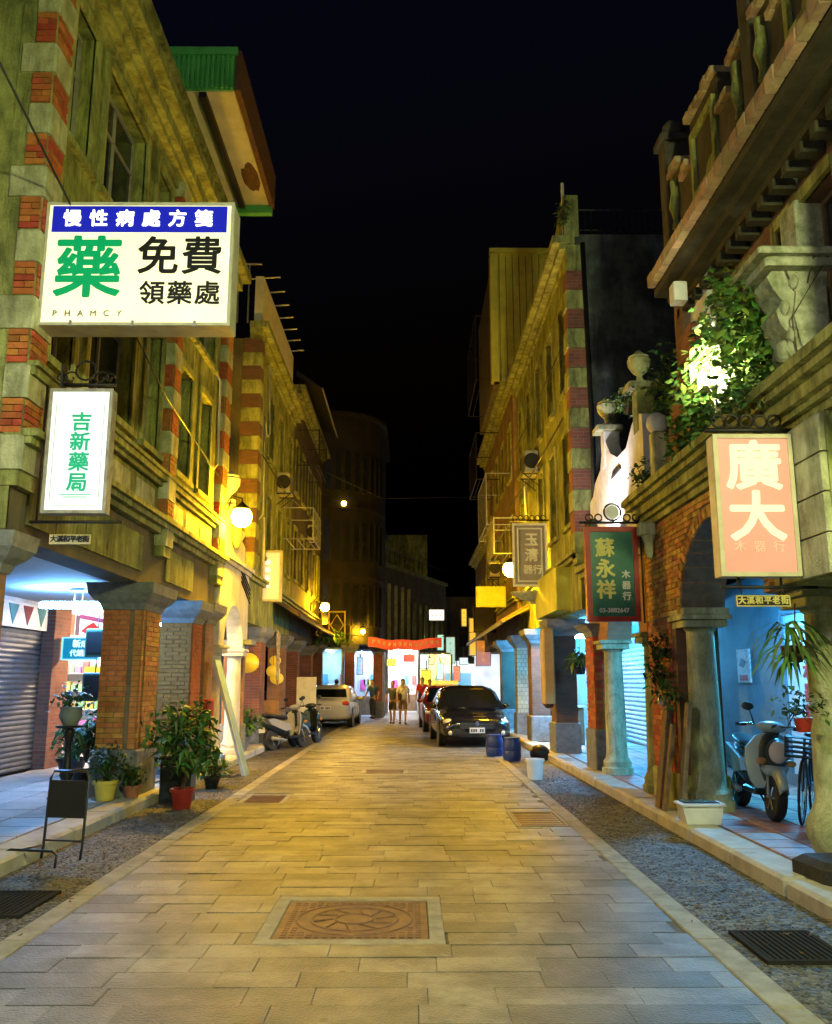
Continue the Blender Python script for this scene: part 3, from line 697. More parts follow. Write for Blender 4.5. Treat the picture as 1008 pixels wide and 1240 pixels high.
def plate(x0, x1, y, z0, z1, lab, lit):
    t = thing('street_name_plate', ((x0 + x1) / 2, y, z0), lab, 'sign', 'small street name plates hung under the signs')
    MB().cbox(x0, x1, y, y + .02, z0, z1, .006).build('board', black_p if not lit else M('plate_pale', (.6, .55, .4), .5), t)
    f = MB(); q = .008
    for a in ((x0, x1, z0, z0 + q), (x0, x1, z1 - q, z1), (x0, x0 + q, z0 + q, z1 - q), (x1 - q, x1, z0 + q, z1 - q)): f.box(a[0], a[1], y - .005, y - .0005, a[2], a[3])
    gold = M('plate_gold', (.75, .62, .2), .5)
    f.build('border', gold, t)
    for i, ch in enumerate('大溪和平老街'): text(t, ch, (z1 - z0) * .72, x0 + (x1 - x0) * (i + .65) / 6.3, y - .004, (z0 + z1) / 2, gold if not lit else btx, bold=.002)
    h = MB()
    for xx in (x0 + .05, x1 - .05): h.tube([(xx, y + .01, z1), (xx, y + .01, z1 + .12)], .004, 4)
    h.build('hanger', iron, t)
plate(-3.36, -2.98, 8.05, 2.87, 2.96, 'pale street name plate hung under the green lettered pharmacy sign', True)

# ------------------------------------------------------------ inside the pharmacy arcade
t = thing('pennant_banner', (-6.5, 13, 2.45), 'white banner with red and teal pennants above the roller shutter', 'banner')
MB().box(-6.56, -6.55, 11.2, 15.9, 2.5, 2.92).build('strip', white_paint, t)
for i in range(8):
    y = 11.5 + i * .56; c = [M('pennant_red', (.4, .05, .06), .8), M('pennant_teal', (.1, .35, .35), .8)][i % 2]
    MB().prism([(y, 2.88), (y + .4, 2.88), (y + .2, 2.55)], 'x', -6.546, -6.54).build('pennant', c, t)
SH = thing('pharmacy_shop', (-7.5, 18.3, .1), 'brightly lit open shop interior behind the brick pier', 'shop')
MB().box(-9.6, -9.5, 16.8, 20.9, .1, 3.3).build('rear_wall', white_paint, SH)
MB().box(-9.5, -6.6, 16.8, 16.85, .1, 3.3).build('side_wall', white_paint, SH); MB().box(-9.5, -6.6, 20.85, 20.9, .1, 3.3).build('side_wall', white_paint, SH)
MB().box(-9.5, -6.6, 16.86, 20.84, .1, .12).build('shop_floor', tile_g, SH); MB().box(-9.5, -6.3, 16.86, 20.84, 3.0, 3.2).build('shop_ceiling', white_paint, SH)
for k in range(3):
    MB().box(-9.0 + k * .9, -8.9 + k * .9, 17.2, 20.5, 2.93, 2.97).build('ceiling_tube', glow('shop_tube', (1, .86, .95), 60), SH)
boxc = [M('box_' + str(i), c, .6) for i, c in enumerate([(.6, .08, .3), (.7, .65, .6), (.65, .5, .1), (.1, .3, .5), (.6, .6, .65), (.5, .12, .1), (.2, .45, .2), (.6, .2, .5)])]
def shelf_unit(x, y, rz, lab, w=1.4, h=2.1, n=5):
    t = thing('display_shelf', (x, y, .12), lab, 'shelf', 'stocked shelves in the lit shop', rz, world=False)
    f = MB(); f.box(-w / 2, -w / 2 + .03, -.18, .18, 0, h); f.box(w / 2 - .03, w / 2, -.18, .18, 0, h); f.box(-w / 2 + .03, w / 2 - .03, .15, .18, 0, h); f.build('carcass', white_paint, t)
    for k in range(n):
        z = .1 + k * (h - .15) / n
        MB().box(-w / 2 + .03, w / 2 - .03, -.17, .15, z, z + .02).build('shelf', white_paint, t)
    return t, [(.12 + .1 + k * (h - .15) / n + .021) for k in range(n)]
BX = {}
def goods(x, y, rz, w, levels, grp, lab):
    for lv in levels:
        u = -w / 2 + .06
        while u < w / 2 - .14:
            bw, bh, q = random.choice([.1, .13, .16]), random.choice([.14, .2, .26]), random.randrange(len(boxc))
            key = (bw, bh, q)
            if key not in BX: BX[key] = MB().cbox(-bw / 2, bw / 2, -.07, .07, 0, bh, .004).mesh('goods_box', boxc[q])
            o = put('goods_box', BX[key]); o.location = (x + (u + bw / 2) * math.cos(rz), y + (u + bw / 2) * math.sin(rz), lv)
            o.rotation_euler = (0, 0, rz); tag(o, lab % (['magenta', 'cream', 'mustard', 'blue', 'pale grey', 'brick red', 'green', 'orchid pink'][q] + {.14: ' low', .2: '', .26: ' tall'}[bh]) + ', ' + ['bottom', 'second', 'middle', 'fourth', 'top'][levels.index(lv)] + ' level', 'box', grp); u += bw + .03
t, lv = shelf_unit(-7.3, 19.9, 0, 'white shelf of coloured boxes inside the lit shop'); goods(-7.3, 19.85, 0, 1.4, lv, 'boxes on the lit shop shelves', '%s box on the front shelf of the lit shop')
t, lv = shelf_unit(-8.7, 20.4, 0, 'white shelf of coloured boxes at the rear of the lit shop'); goods(-8.7, 20.35, 0, 1.4, lv, 'boxes on the rear shop shelves', '%s box on the rear shelf of the lit shop')
t = thing('shop_fascia_sign', (-6.6, 18.8, 2.4), 'lit white and magenta poster banner over the shop opening', 'sign')
MB().box(-6.62, -6.58, 16.9, 20.8, 2.42, 2.98).build('board', EM('shop_fascia_lit', (1, .85, .95), .9), t)
MB().prism([(17.6, 2.6), (18.2, 2.52), (18.9, 2.6), (18.6, 2.72), (18.25, 2.82), (17.9, 2.72)], 'x', -6.575, -6.57).build('printed_dish', M('dish_red', (.5, .03, .06), .6), t)
MB().box(-6.575, -6.57, 17.5, 20, 2.84, 2.93).build('printed_bar', M('print_violet', (.25, .06, .3), .6), t)
for yy, c in ((17.05, (.5, .2, .15)), (17.3, (.12, .1, .2))): MB().box(-6.575, -6.57, yy, yy + .2, 2.5, 2.9).build('printed_figure', M('print%d' % int(yy * 100), c, .6), t)
t = thing('teal_shop_sign', (-6.2, 16.3, 2.0), 'small teal sign with pale characters beside the brick pier', 'sign')
MB().cbox(-6.42, -5.72, 16.3, 16.34, 2.0, 2.42, .01).build('board', EM('teal_sign', (.0, .22, .34), .55, (.02, .2, .28)), t)
f = MB(); 
for a in ((-6.42, -5.72, 2.0, 2.025), (-6.42, -5.72, 2.395, 2.42), (-6.42, -6.395, 2.025, 2.395), (-5.745, -5.72, 2.025, 2.395)): f.box(a[0], a[1], 16.285, 16.299, a[2], a[3])
f.build('border', EM('teal_border', (.2, .75, .85), .8), t)
text(t, '新成', .15, -6.07, 16.29, 2.29, EM('pale_teal_letters', (.6, .95, 1), .9), bold=.005); text(t, '代銷所', .13, -6.07, 16.29, 2.12, MATS['pale_teal_letters'], bold=.003)
for z, nm in ((1.98, 'upper'), (1.33, 'lower')):
    t = thing('hanging_speaker', (-4.75, 13.3, z), 'dark green box hung beside the brick pillar, the %s of the two' % nm, 'speaker')
    MB().cbox(-4.9, -4.6, 13.3, 13.55, z, z + .42, .02).build('cabinet', M('dark_green_box', (.04, .1, .08), .5), t)
    MB().box(-4.87, -4.63, 13.292, 13.299, z + .05, z + .37).build('grille', black_p, t)
    MB().tube([(-4.75, 13.42, z + .42), (-4.75, 13.42, z + .62)], .01, 5).build('hanger', iron, t)
# magenta and yellow hanging adverts
for (x, y, z, c, nm) in ((-6.0, 17.2, 1.55, (.7, .1, .6), 'magenta'), (-6.45, 17.6, 1.6, (.75, .55, .05), 'yellow')):
    t = tag(MB().box(x, x + .34, y, y + .01, z, z + .42 if nm == 'magenta' else z + .3).build('hanging_poster', EM('poster_' + nm, c, .9, c)), nm + ' poster hanging in the shop opening', 'poster')  # posters glow: shop light on them is put into the emission
# far light wall section between pillars
MB().box(-7.1, -6.6, 20.95, 27, .1, 3.2).build('lit_tile_wall', BRICK('cream_tile_wall', (.6, .52, .42), (.55, .46, .36), (.38, .3, .24), .24, .08), SH)
# ------------------------------------------------------------ L0 beside the viewer
H0 = thing('shophouse', (-3.7, 0, 0), 'plain dark plaster shophouse next before the pharmacy house', 'house')
MB().box(-8, -4.5, -9, 7.6, 3.0, 7.6).build('upper_wall', plaster, H0); MB().box(-8, -6.6, -9, 7.15, .1, 3.0).build('back_wall', white_pl, H0)
for y in (-7, -3, 2.2): pillar(H0, -5.05, -4.48, y, y + .7, .12, 3.0, None, brick_tan)

def urn(root, x, y, z, h, mat, name='urn'):
    k = h / .62
    return sm(MB().lathe([(.13 * k, 0), (.13 * k, .05 * k), (.06 * k, .08 * k), (.05 * k, .16 * k), (.12 * k, .22 * k), (.19 * k, .34 * k), (.2 * k, .44 * k), (.15 * k, .48 * k), (.18 * k, .5 * k), (.1 * k, .55 * k), (.03 * k, .62 * k)], (x, y, z), 16).build(name, mat, root), 50)
def arch_poly(y0, y1, zs, rise, ztop, n=16, ya=None, yb=None):
    """wall panel with an arched opening, as a list of quads in (y,z)"""
    out = []; c = (y0 + y1) / 2; r = (y1 - y0) / 2
    ya = y0 if ya is None else ya; yb = y1 if yb is None else yb
    pts = [(c - r * math.cos(PI * i / n), zs + rise * math.sin(PI * i / n)) for i in range(n + 1)]
    for a, b in zip(pts, pts[1:]): out.append([a, b, (b[0], ztop), (a[0], ztop)])
    if ya < y0: out.append([(ya, zs), (y0, zs), (y0, ztop), (ya, ztop)])
    if yb > y1: out.append([(y1, zs), (yb, zs), (yb, ztop), (y1, ztop)])
    return out, pts
def arch_wall(root, name, mat, x0, x1, y0, y1, zs, rise, ztop, ya=None, yb=None):
    q, pts = arch_poly(y0, y1, zs, rise, ztop, 16, ya, yb); m = MB()
    for p in q: m.prism(p, 'x', x0, x1)
    return m.build(name, mat, root), pts

# ------------------------------------------------------------ L2 white arched house
H2 = thing('shophouse', (-3.7, 18, 0), 'low white baroque house with arch and urn under the glaring street lamp', 'house')
sq = lambda a, b, c, d: [(a, c), (b, c), (b, d), (a, d)]
arch_wall(H2, 'arch_wall', white_pl, -3.95, -3.62, 17.1, 19.0, 2.3, .85, 4.0, 16.62, 19.5)
for y in (17.05, 19.1): column(H2, -3.8, y, .12, 2.3, .15, white_pl)
pillar(H2, -4.1, -3.62, 19.3, 19.55, .12, 2.4, None, brick_tan, capz=.12)
gp = [(16.62, 4.0), (16.62, 4.5), (16.9, 4.6), (17.1, 4.9), (17.45, 5.15), (17.8, 5.25), (18.15, 5.15), (18.5, 4.9), (18.7, 4.6), (19.1, 4.5), (19.1, 4.0)]
MB().prism(gp, 'x', -3.9, -3.65).build('gable', white_pl, H2)
b = MB(); mould(b, L, 3.62, 16.62, 19.5, [(.05, 3.9, 3.98), (.12, 3.98, 4.06)]); b.build('belt_course', white_pl, H2)
sm(MB().lathe([(.3, 0), (.34, .04), (.3, .1), (.1, .12)], (-3.64, 17.8, 4.62), 16, 'x').build('medallion', stone_lt, H2))
for k in range(4): MB().tube([(-3.6, 18.5 + k * .02, 4.0 - k * .1), (-3.6, 19.6, 3.62 - k * .1)], .014, 5).build('wire', black_p, H2)
urn(H2, -3.78, 17.8, 5.25, .7, white_pl)
for y in (16.75, 19.0): urn(H2, -3.78, y, 4.5, .42, white_pl)
MB().box(-7, -4.6, 16.62, 19.5, 3.1, 9.0).build('set_back_wall', plaster_dk, H2)
MB().box(-6.9, -3.96, 16.62, 19.5, 3.1, 3.3).build('arcade_ceiling', ceil_m, H2)
MB().lathe([(.09, 0), (.11, .08), (.09, .16)], (-4.6, 17.9, 2.75), 12).build('lantern_shade', EM('small_warm_lamp', (1, .75, .25), 60), H2)

# ------------------------------------------------------------ L3
def street_house(side, X, y0, y1, lab, wallm, rows, zs, ztop, fm=wood, sur=stone, n=4, wh=1.6, ww=.7, cornice=True, beam=(2.95, 4.0), body=3.5, lit={}):
    Hh = thing('shophouse', (side * X, (y0 + y1) / 2, 0), lab, 'house')
    holes = []
    for z in rows:
        for i in range(n):
            c = y0 + (y1 - y0) * (i + .5) / n; holes.append((c - ww / 2, c + ww / 2, z, z + wh))
    m = MB(); wall_holes(m, side, X, 0, .25, y0, y1, zs, ztop, holes); m.build('wall', wallm, Hh)
    for k, h in enumerate(holes): window(Hh, side, X, h, fm=fm, sur=sur, lit=lit.get(k))
    MB().box(side * (X + .26), side * (X + body), y0 + .003, y1 - .003, beam[1], ztop).build('house_body', plaster_dk, Hh)
    MB().box(side * (X + .01), side * (X + .4), y0, y1, beam[0], beam[1] - .08).build('fascia_beam', wallm, Hh)
    b = MB(); mould(b, side, X, y0, y1, [(.08, beam[1] - .08, beam[1]), (.15, beam[1], beam[1] + .07)]); b.build('belt_course', sur or stone, Hh)
    if cornice:
        b = MB(); mould(b, side, X, y0, y1, [(.06, ztop, ztop + .12), (.2, ztop + .12, ztop + .24), (.34, ztop + .24, ztop + .4)]); b.build('cornice', sur or stone, Hh)
    MB().box(side * (X + .4), side * (X + 3.2), y0, y1, beam[0] + .05, beam[0] + .25).build('arcade_ceiling', ceil_m, Hh)
    return Hh
H3 = street_house(-1, 3.72, 19.6, 26.9, 'narrow stone house with brick quoins and pale rooftop parapet behind the white arched house', plaster, [4.7, 7.3], 4.0, 9.6, n=4)
p = MB().box(-3.95, -3.55, 19.58, 20.0, 4.1, 9.6).build('pilaster', stone, H3)
z = 4.15; k = 0
while z < 9.3:
    (MB().cbox(-3.97, -3.52, 19.55, 20.02, z, z + .33, .012).build('quoin_stone', stone, p) if k % 2 == 0 else MB().box(-3.96, -3.535, 19.56, 20.015, z, z + .33).build('quoin_brickwork', brick_dk, p)); z += .34; k += 1
MB().box(-3.75, -3.55, 19.65, 25, 10.0, 11.2).build('roof_parapet', soffit_m, H3)
for i in range(7): MB().tube([(-3.9, 19.9 + i * .8, 11.25), (-3.2, 19.9 + i * .8, 11.3)], .02, 5).build('projecting_rod', steel, H3)
rl = MB()
for i in range(5): rl.tube([(-4.9 + i * .25, 19.62, 10.0), (-4.9 + i * .25, 19.62, 11.5)], .02, 5)
rl.tube([(-4.9, 19.62, 11.5), (-3.6, 19.62, 11.5)], .025, 5); rl.build('roof_railing', steel, H3)
pillar(H3, -4.25, -3.75, 22.2, 23.0, .12, 2.95, None, brick_red, base_m=stone_dk); pillar(H3, -4.25, -3.75, 26.2, 26.85, .12, 2.95, None, brick_tan)
MB().box(-6.9, -6.6, 21, 34, .1, 3.0).build('back_wall', M('blue_shop_wall', (.2, .3, .42), .7, (.14, .2, .3), 2, .1, 40), H3)
H4 = street_house(-1, 3.75, 27.0, 35.8, 'dark streaked house behind the pink hanging sign', M('streaked_dark_plaster', (.13, .1, .06), .9, (.07, .055, .035), 1.6, .3, 30, streak=.5), [4.8, 7.6], 4.0, 10.6, n=5)  # dark base colour with darker vertical streaks
for y in (29.5, 33.5): pillar(H4, -4.3, -3.75, y, y + .6, .12, 2.95, None, brick_red)
# tiled awning along L3/L4
def awning(lab, side, X, y0, y1, z, out, mat, drop=.35):
    t = thing('awning', (side * X, (y0 + y1) / 2, z), lab, 'awning')
    MB().prism([(side * X, z + .05), (side * (X - out), z - drop), (side * (X - out), z - drop - .06), (side * X, z - .02)], 'y', y0, y1).build('sheet', mat, t)
    n = int((y1 - y0) / .5)
    for i in range(n + 1):
        y = y0 + (y1 - y0) * i / n
        MB().tube([(side * (X - .02), y, z + .08), (side * (X - out), y, z - drop + .02)], .022, 5).build('rib', mat, t)
    MB().box(side * (X - out - .02), side * (X - out + .02), y0, y1, z - drop - .1, z - drop + .01).build('front_rail', iron, t)
    return t
awning('brown tiled awning along the dark house', -1, 3.7, 23.6, 35.5, 3.75, .7, M('brown_tin', (.2, .11, .05), .7, (.13, .07, .03), 3, .2, 40))
def cage(lab, side, X, y0, y1, z0, z1, out, mat=steel, nv=6):
    t = thing('window_cage', (side * X, (y0 + y1) / 2, z0), lab, 'window cage')
    f = MB(); xo = side * (X - out); xi = side * X
    for z in (z0, z1):
        f.tube([(xi, y0, z), (xo, y0, z), (xo, y1, z), (xi, y1, z)], .018, 5)
    for y in (y0, y1): f.tube([(xo, y, z0), (xo, y, z1)], .018, 5)
    f.build('frame', mat, t)
    for i in range(nv):
        y = y0 + (y1 - y0) * (i + .5) / nv; MB().tube([(xo, y, z0), (xo, y, z1)], .011, 4).build('bar', mat, t)
    for i in range(3):
        x = side * (X - out * (i + .5) / 3); MB().tube([(x, y0, z0), (x, y1, z0)], .011, 4).build('bar', mat, t)
    return t
cage('pale steel window cage on the narrow stone house above the pink sign', -1, 3.7, 24.6, 26.6, 5.6, 6.5, .9)
cage('dim steel window cage high on the dark house', -1, 3.75, 28, 30.5, 8.6, 9.8, .7, iron)
t = thing('sheet_canopy', (-3.75, 28, 10.8), 'dark slanted sheet canopy with bright edge on the dark house', 'canopy')
MB().prism([(-3.75, 11.6), (-2.9, 11.0), (-2.9, 10.95), (-3.75, 11.4)], 'y', 27.2, 33).build('sheet', iron, t)
MB().tube([(-2.89, 27.2, 10.97), (-2.89, 33, 10.97)], .03, 6).build('edge_rail', steel, t)
conduit([(-3.66, 15.6, 7.3), (-3.62, 15.85, 7.2), (-3.62, 15.9, 5.6), (-3.64, 15.7, 5.45), (-3.66, 15.3, 5.5)], 'white cable conduit looping down the pharmacy house wall', .025)
conduit([(-3.66, 21.4, 9.6), (-3.6, 21.5, 7.8), (-3.6, 21.1, 7.6), (-3.6, 20.7, 8.0), (-3.6, 20.8, 6.3), (-3.6, 20.9, 5.6), (-3.64, 20.3, 5.3), (-3.64, 20.2, 4.1)], 'long white cable hanging down the narrow stone house', .022)
conduit([(-3.64, 21.3, 5.6), (-3.62, 21.3, 4.0)], 'short white drain pipe beside the pink sign', .035)
conduit([(-3.33, 5.5, 6.7), (-3.5, 12, 5.6), (-3.62, 16, 5.4)], 'slack black cable along the pharmacy house facade', .012, black_p, 'cable')

# ------------------------------------------------------------ L5 rounded corner house, L6 beyond
streaked = MATS['streaked_dark_plaster']
H5 = thing('corner_house', (-4, 41, 0), 'dark rounded corner house with striped windows where the street bends', 'house')
def arcpts(cx, cy, r, a0, a1, n): return [(cx + r * math.cos(R(a0 + (a1 - a0) * i / n)), cy + r * math.sin(R(a0 + (a1 - a0) * i / n))) for i in range(n + 1)]
out = [(-9, 38.2)] + arcpts(-4.0, 40.8, 2.6, -90, 0, 10) + [(-1.4, 47), (-9, 47)]
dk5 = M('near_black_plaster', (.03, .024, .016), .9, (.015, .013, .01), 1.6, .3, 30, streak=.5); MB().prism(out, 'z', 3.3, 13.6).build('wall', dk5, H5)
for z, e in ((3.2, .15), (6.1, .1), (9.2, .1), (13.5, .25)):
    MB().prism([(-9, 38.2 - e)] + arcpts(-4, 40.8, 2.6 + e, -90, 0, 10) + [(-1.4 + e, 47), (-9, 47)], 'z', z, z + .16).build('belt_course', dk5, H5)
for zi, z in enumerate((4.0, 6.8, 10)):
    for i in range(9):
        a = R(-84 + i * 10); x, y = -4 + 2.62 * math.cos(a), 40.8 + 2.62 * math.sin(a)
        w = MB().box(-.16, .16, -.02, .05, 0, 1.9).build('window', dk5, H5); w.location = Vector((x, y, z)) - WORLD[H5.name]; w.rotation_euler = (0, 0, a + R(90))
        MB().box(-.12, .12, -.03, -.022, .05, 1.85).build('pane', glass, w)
for x in (-4.3, -2.9, -1.75): pillar(H5, x, x + .45, 38.6 if x < -2 else 40.6, 39.1 if x < -2 else 41.1, 0, 3.2, None, brick_red)
t = tag(EM and MB().ball((-3.0, 38.25, 9.4), .12).build('wall_lamp', EM('dim_yellow_lamp', (1, .7, .1), 12), None, True), 'tiny yellow lamp high on the rounded corner house', 'lamp')
for (x, nm) in ((-3.2, 'diamond'), (-4.2, 'flower')):
    t = thing('lattice_panel', (x, 38.0, 3.35), 'lit wooden lattice panel with %s pattern over the corner shop' % nm, 'lattice')
    f = MB(); w, h = .75, 1.2; y = 37.98; gold = M('gold_lattice', (.5, .36, .1), .5)
    for a in ((-w / 2, -w / 2 + .06, 0, h), (w / 2 - .06, w / 2, 0, h), (-w / 2 + .06, w / 2 - .06, 0, .06), (-w / 2 + .06, w / 2 - .06, h - .06, h)): f.box(x + a[0], x + a[1], y, y + .05, 3.4 + a[2], 3.4 + a[3])
    f.build('frame', gold, t)
    if nm == 'diamond': MB().tube([(x, y, 3.55), (x + .28, y, 4.0), (x, y, 4.45), (x - .28, y, 4.0)], .04, 5, closed=True).build('diamond', gold, t)
    else:
        for k in range(5): MB().ball((x + .2 * math.cos(k * 1.256), y, 4.0 + .2 * math.sin(k * 1.256)), .11, 10, 6, 1, .3, 1).build('petal', gold, t)
# bright shops under the corner house
def lit_shop(lab, x0, x1, y0, y1, z1, wallc, tube, st, back=True):
    t = thing('lit_shop', ((x0 + x1) / 2, (y0 + y1) / 2, 0), lab, 'shop')
    m = M('shopwall_%d%d%d' % tuple(int(c * 99) for c in wallc), wallc, .7)
    MB().box(x0, x1, y1, y1 + .1, 0, z1).build('rear_wall', m, t); MB().box(x0 - .1, x0, y0, y1, 0, z1).build('side_wall', m, t); MB().box(x1, x1 + .1, y0, y1, 0, z1).build('side_wall', m, t)
    MB().box(x0, x1, y0, y1, -.002, .02).build('shop_floor', tile_g, t); MB().box(x0, x1, y0 + .05, y1, z1, z1 + .1).build('ceiling', m, t)
    for k in range(2):
        xx = x0 + (x1 - x0) * (k + .5) / 2
        MB().box(xx - .06, xx + .06, y0 + .3, y1 - .3, z1 - .06, z1 - .02).build('tube', glow('tube_%s' % lab[:12], tube, st), t)
    MB().box(x0 + .1, x1 - .1, y1 - .5, y1 - .1, .02, .9).build('counter', wood, t)
    for k in range(6):
        xx = x0 + .2 + (x1 - x0 - .5) * k / 5
        MB().box(xx, xx + .25, y1 - .06, y1 - .02, 1.2 + .25 * (k % 2), 1.7 + .25 * (k % 2)).build('wall_picture', boxc[k % len(boxc)], t)
    return t
lit_shop('cold lit shop behind the cream car', -5.6, -3.05, 38.9, 42, 3.0, (.6, .7, .75), (.45, .8, 1), 40)
lit_shop('white blue lit shop at the rounded corner', -2.7, -1.35, 41.2, 44, 3.0, (.65, .7, .8), (.55, .75, 1), 50)
H6 = thing('shophouse', (0, 52, 0), 'far olive house with vertical fins where the street bends away', 'house')
def angled(m, p0, p1, z0, z1, th=.4):
    d = Vector((p1[0] - p0[0], p1[1] - p0[1], 0)).normalized(); nn = Vector((-d.y, d.x, 0)) * th
    q = [p0, p1, (p1[0] + nn.x, p1[1] + nn.y), (p0[0] + nn.x, p0[1] + nn.y)]; m.prism(q, 'z', z0, z1)
A, Bq = (-1.6, 47.2), (2.3, 58)
m = MB(); angled(m, A, Bq, 3.4, 7.8, 4); m.build('wall', plaster_dk, H6)
d = Vector((Bq[0] - A[0], Bq[1] - A[1], 0)).normalized(); off = Vector((d.y, -d.x, 0))
for i in range(10):
    p = Vector((A[0], A[1], 0)) + d * (1 + i * 1.05) + off * .06
    MB().box(p.x - .09, p.x + .09, p.y - .09, p.y + .09, 3.5, 6.9 if i < 4 else 6.2).build('fin', stone_lt if i < 4 else stone, H6)
    if i % 2: MB().box(p.x + .2, p.x + .24, p.y + .25, p.y + .7, 4.2, 6).build('window', glass, H6)
m = MB(); angled(m, (A[0] + .15, A[1]), (Bq[0] + .15, Bq[1]), 7.8, 8.0, 4); m.build('coping', stone, H6)
MB().box(-1.9, 1.0, 54, 58, 7.8, 10.6).build('rooftop_room', plaster, H6)
rl = MB()
for k in range(14):
    p = Vector((A[0], A[1], 0)) + d * (.4 + k * .8); rl.tube([(p.x, p.y, 8), (p.x, p.y, 8.8)], .02, 4)
rl.tube([(A[0], A[1], 8.8), (Bq[0], Bq[1], 8.8)], .025, 5); rl.build('roof_railing', iron, H6)
lit_shop('dazzling white shop under the red banner', -1.2, .35, 46.6, 50, 3.3, (.8, .8, .8), (1, .97, 1), 110)
lit_shop('warm lit shop beside the dazzling white one', .5, 2.2, 49.4, 53, 3.1, (.7, .6, .35), (1, .85, .45), 70)
t = thing('street_banner', (-.25, 38.0, 3.0), 'red banner with white writing strung across the far street', 'banner')
n = 12; m = MB()
def sag(u): return .14 * (2 * u - 1) ** 2 + .03 * math.sin(u * 17)
for i in range(n):
    x0, x1 = -1.85 + 3.17 * i / n, -1.85 + 3.17 * (i + 1) / n
    s0, s1 = sag(i / n), sag((i + 1) / n)
    m.prism([(x0, 2.94 + s0), (x1, 2.94 + s1), (x1, 3.36 + s1), (x0, 3.36 + s0)], 'y', 38.0 + .02 * (i % 2), 38.03 + .02 * (i % 2))
m.build('cloth', EM('banner_red', (.6, .03, .01), .3, (.6, .03, .02), .5), t)  # cloth glows: lamplight on the banner is put into its emission
for i in range(13):
    u = (i + .5) / 13; x = -1.72 + 2.95 * u
    for q in range(3): MB().box(x - .055 + .04 * q, x - .03 + .04 * q, 37.98, 37.995, 3.08 + sag(u) + .03 * ((i + q) % 3), 3.24 + sag(u) + .02 * ((i * q) % 2)).build('white_mark', M('banner_white', (.8, .7, .55), .8), t)
MB().tube([(-3.7, 38.0, 3.7), (-1.85, 38.0, 3.5)], .012, 4).build('rope', iron, t); MB().tube([(1.32, 38.0, 3.5), (3.3, 38.0, 3.8)], .012, 4).build('rope', iron, t)
street_lamp(-2.1, 38.5, 3.75, -1, 'small yellow lamp beside the red banner on the corner house', glow('amber_bulb_small', (1, .55, .02), 900), -2.6, .09)
# end of the street: signs and stalls
def far_sign(x0, x1, y, z0, z1, col, st, lab, mark=None):
    t = thing('far_sign', ((x0 + x1) / 2, y, z0), lab, 'sign')
    MB().box(x0, x1, y, y + .15, z0, z1).build('casing', steel, t); MB().box(x0 + .04, x1 - .04, y - .01, y - .001, z0 + .04, z1 - .04).build('face', EM('fs_' + lab[:18], col, st), t)
    if mark:
        w_, h_ = x1 - x0, z1 - z0; nr = 3 if h_ > w_ else 1; nc = 1 if h_ > w_ else 3; mm_ = EM('fsm_' + lab[:14], mark, .5, mark)
        for i in range(nr * nc):
            cx_, cz_ = x0 + w_ * (i % nc + 1) / (nc + 1), z0 + h_ * (i // nc + 1) / (nr + 1); q_ = min(w_, h_) * .16
            MB().box(cx_ - q_, cx_ + q_, y - .016, y - .011, cz_ - q_ * .25, cz_ + q_ * .1).build('printed_mark', mm_, t); MB().box(cx_ - q_ * .2, cx_ + q_ * .2, y - .021, y - .017, cz_ - q_, cz_ + q_).build('printed_mark', mm_, t)
    MB().tube([((x0 + x1) / 2, y + .08, z1), ((x0 + x1) / 2, y + .08, z1 + .5)], .03, 5).build('hanger', iron, t)
far_sign(1.0, 1.9, 50, 5.0, 5.65, (1, .9, .8), 1.6, 'bright white box sign high beyond the red banner', (.6, .3, .2))
far_sign(.45, .95, 47, 2.25, 3.05, (.8, 1, .95), 1.0, 'white lit square sign below the red banner end')
far_sign(.55, 1.05, 46.5, 1.15, 2.2, (1, .85, .0), .9, 'tall yellow lit sign behind the walkers', (.8, .5, 0))
far_sign(1.35, 1.75, 47.5, 1.7, 2.6, (.6, 1, .85), .8, 'pale green narrow sign beyond the black car', (.5, .7, .65))
far_sign(1.95, 2.5, 50, 2.6, 4.1, (.5, .9, .75), .55, 'tall pale green lit sign at the street end', (.2, .5, .4))
far_sign(2.75, 3.1, 42, 2.8, 4.6, (.9, .5, .05), .6, 'tall orange lit sign on the far side wall')
far_sign(3.0, 3.7, 41, 2.3, 3.5, (.55, .08, .02), .5, 'red lit square sign under the tall orange one', (.7, .4, .1))
for (x0, x1, y, z0, z1, col, st, nm) in ((-2.45, -2.15, 40, 1.9, 2.7, (.1, .5, 1), .8, 'small blue lit sign at the rounded corner'), (-1.25, -.75, 44.5, 2.35, 2.75, (1, .7, .05), 1.2, 'yellow lit board over the corner shop'),
        (-.4, .2, 46, 2.6, 3.0, (1, .1, .04), 1.0, 'red lit board over the dazzling white shop'), (.75, 1.3, 48.5, 2.5, 2.9, (1, .75, .3), 1.3, 'orange lit board over the warm shop'), (2.2, 2.55, 46, 1.6, 2.4, (1, .15, .05), .9, 'small red sign beyond the red car'),
        (1.45, 1.85, 49.5, 3.3, 4.2, (.3, .9, .7), .8, 'teal lit upright sign below the bright box sign'), (2.5, 2.8, 44, 4.3, 5.2, (1, .6, .05), .7, 'small orange upright sign on the far house'), (2.6, 3.1, 48, 2.5, 2.9, (.5, .8, 1), 1.2, 'pale blue lit board over the far stall')):
    far_sign(x0, x1, y, z0, z1, col, st, nm, (.5, .25, .1))
t = thing('market_stall', (2.8, 50, 0), 'bright blue and white stall at the far street end', 'stall')
MB().box(1.9, 3.4, 50.2, 50.3, 1.35, 2.1).build('blue_front', EM('stall_blue', (.02, .35, .6), .8), t)
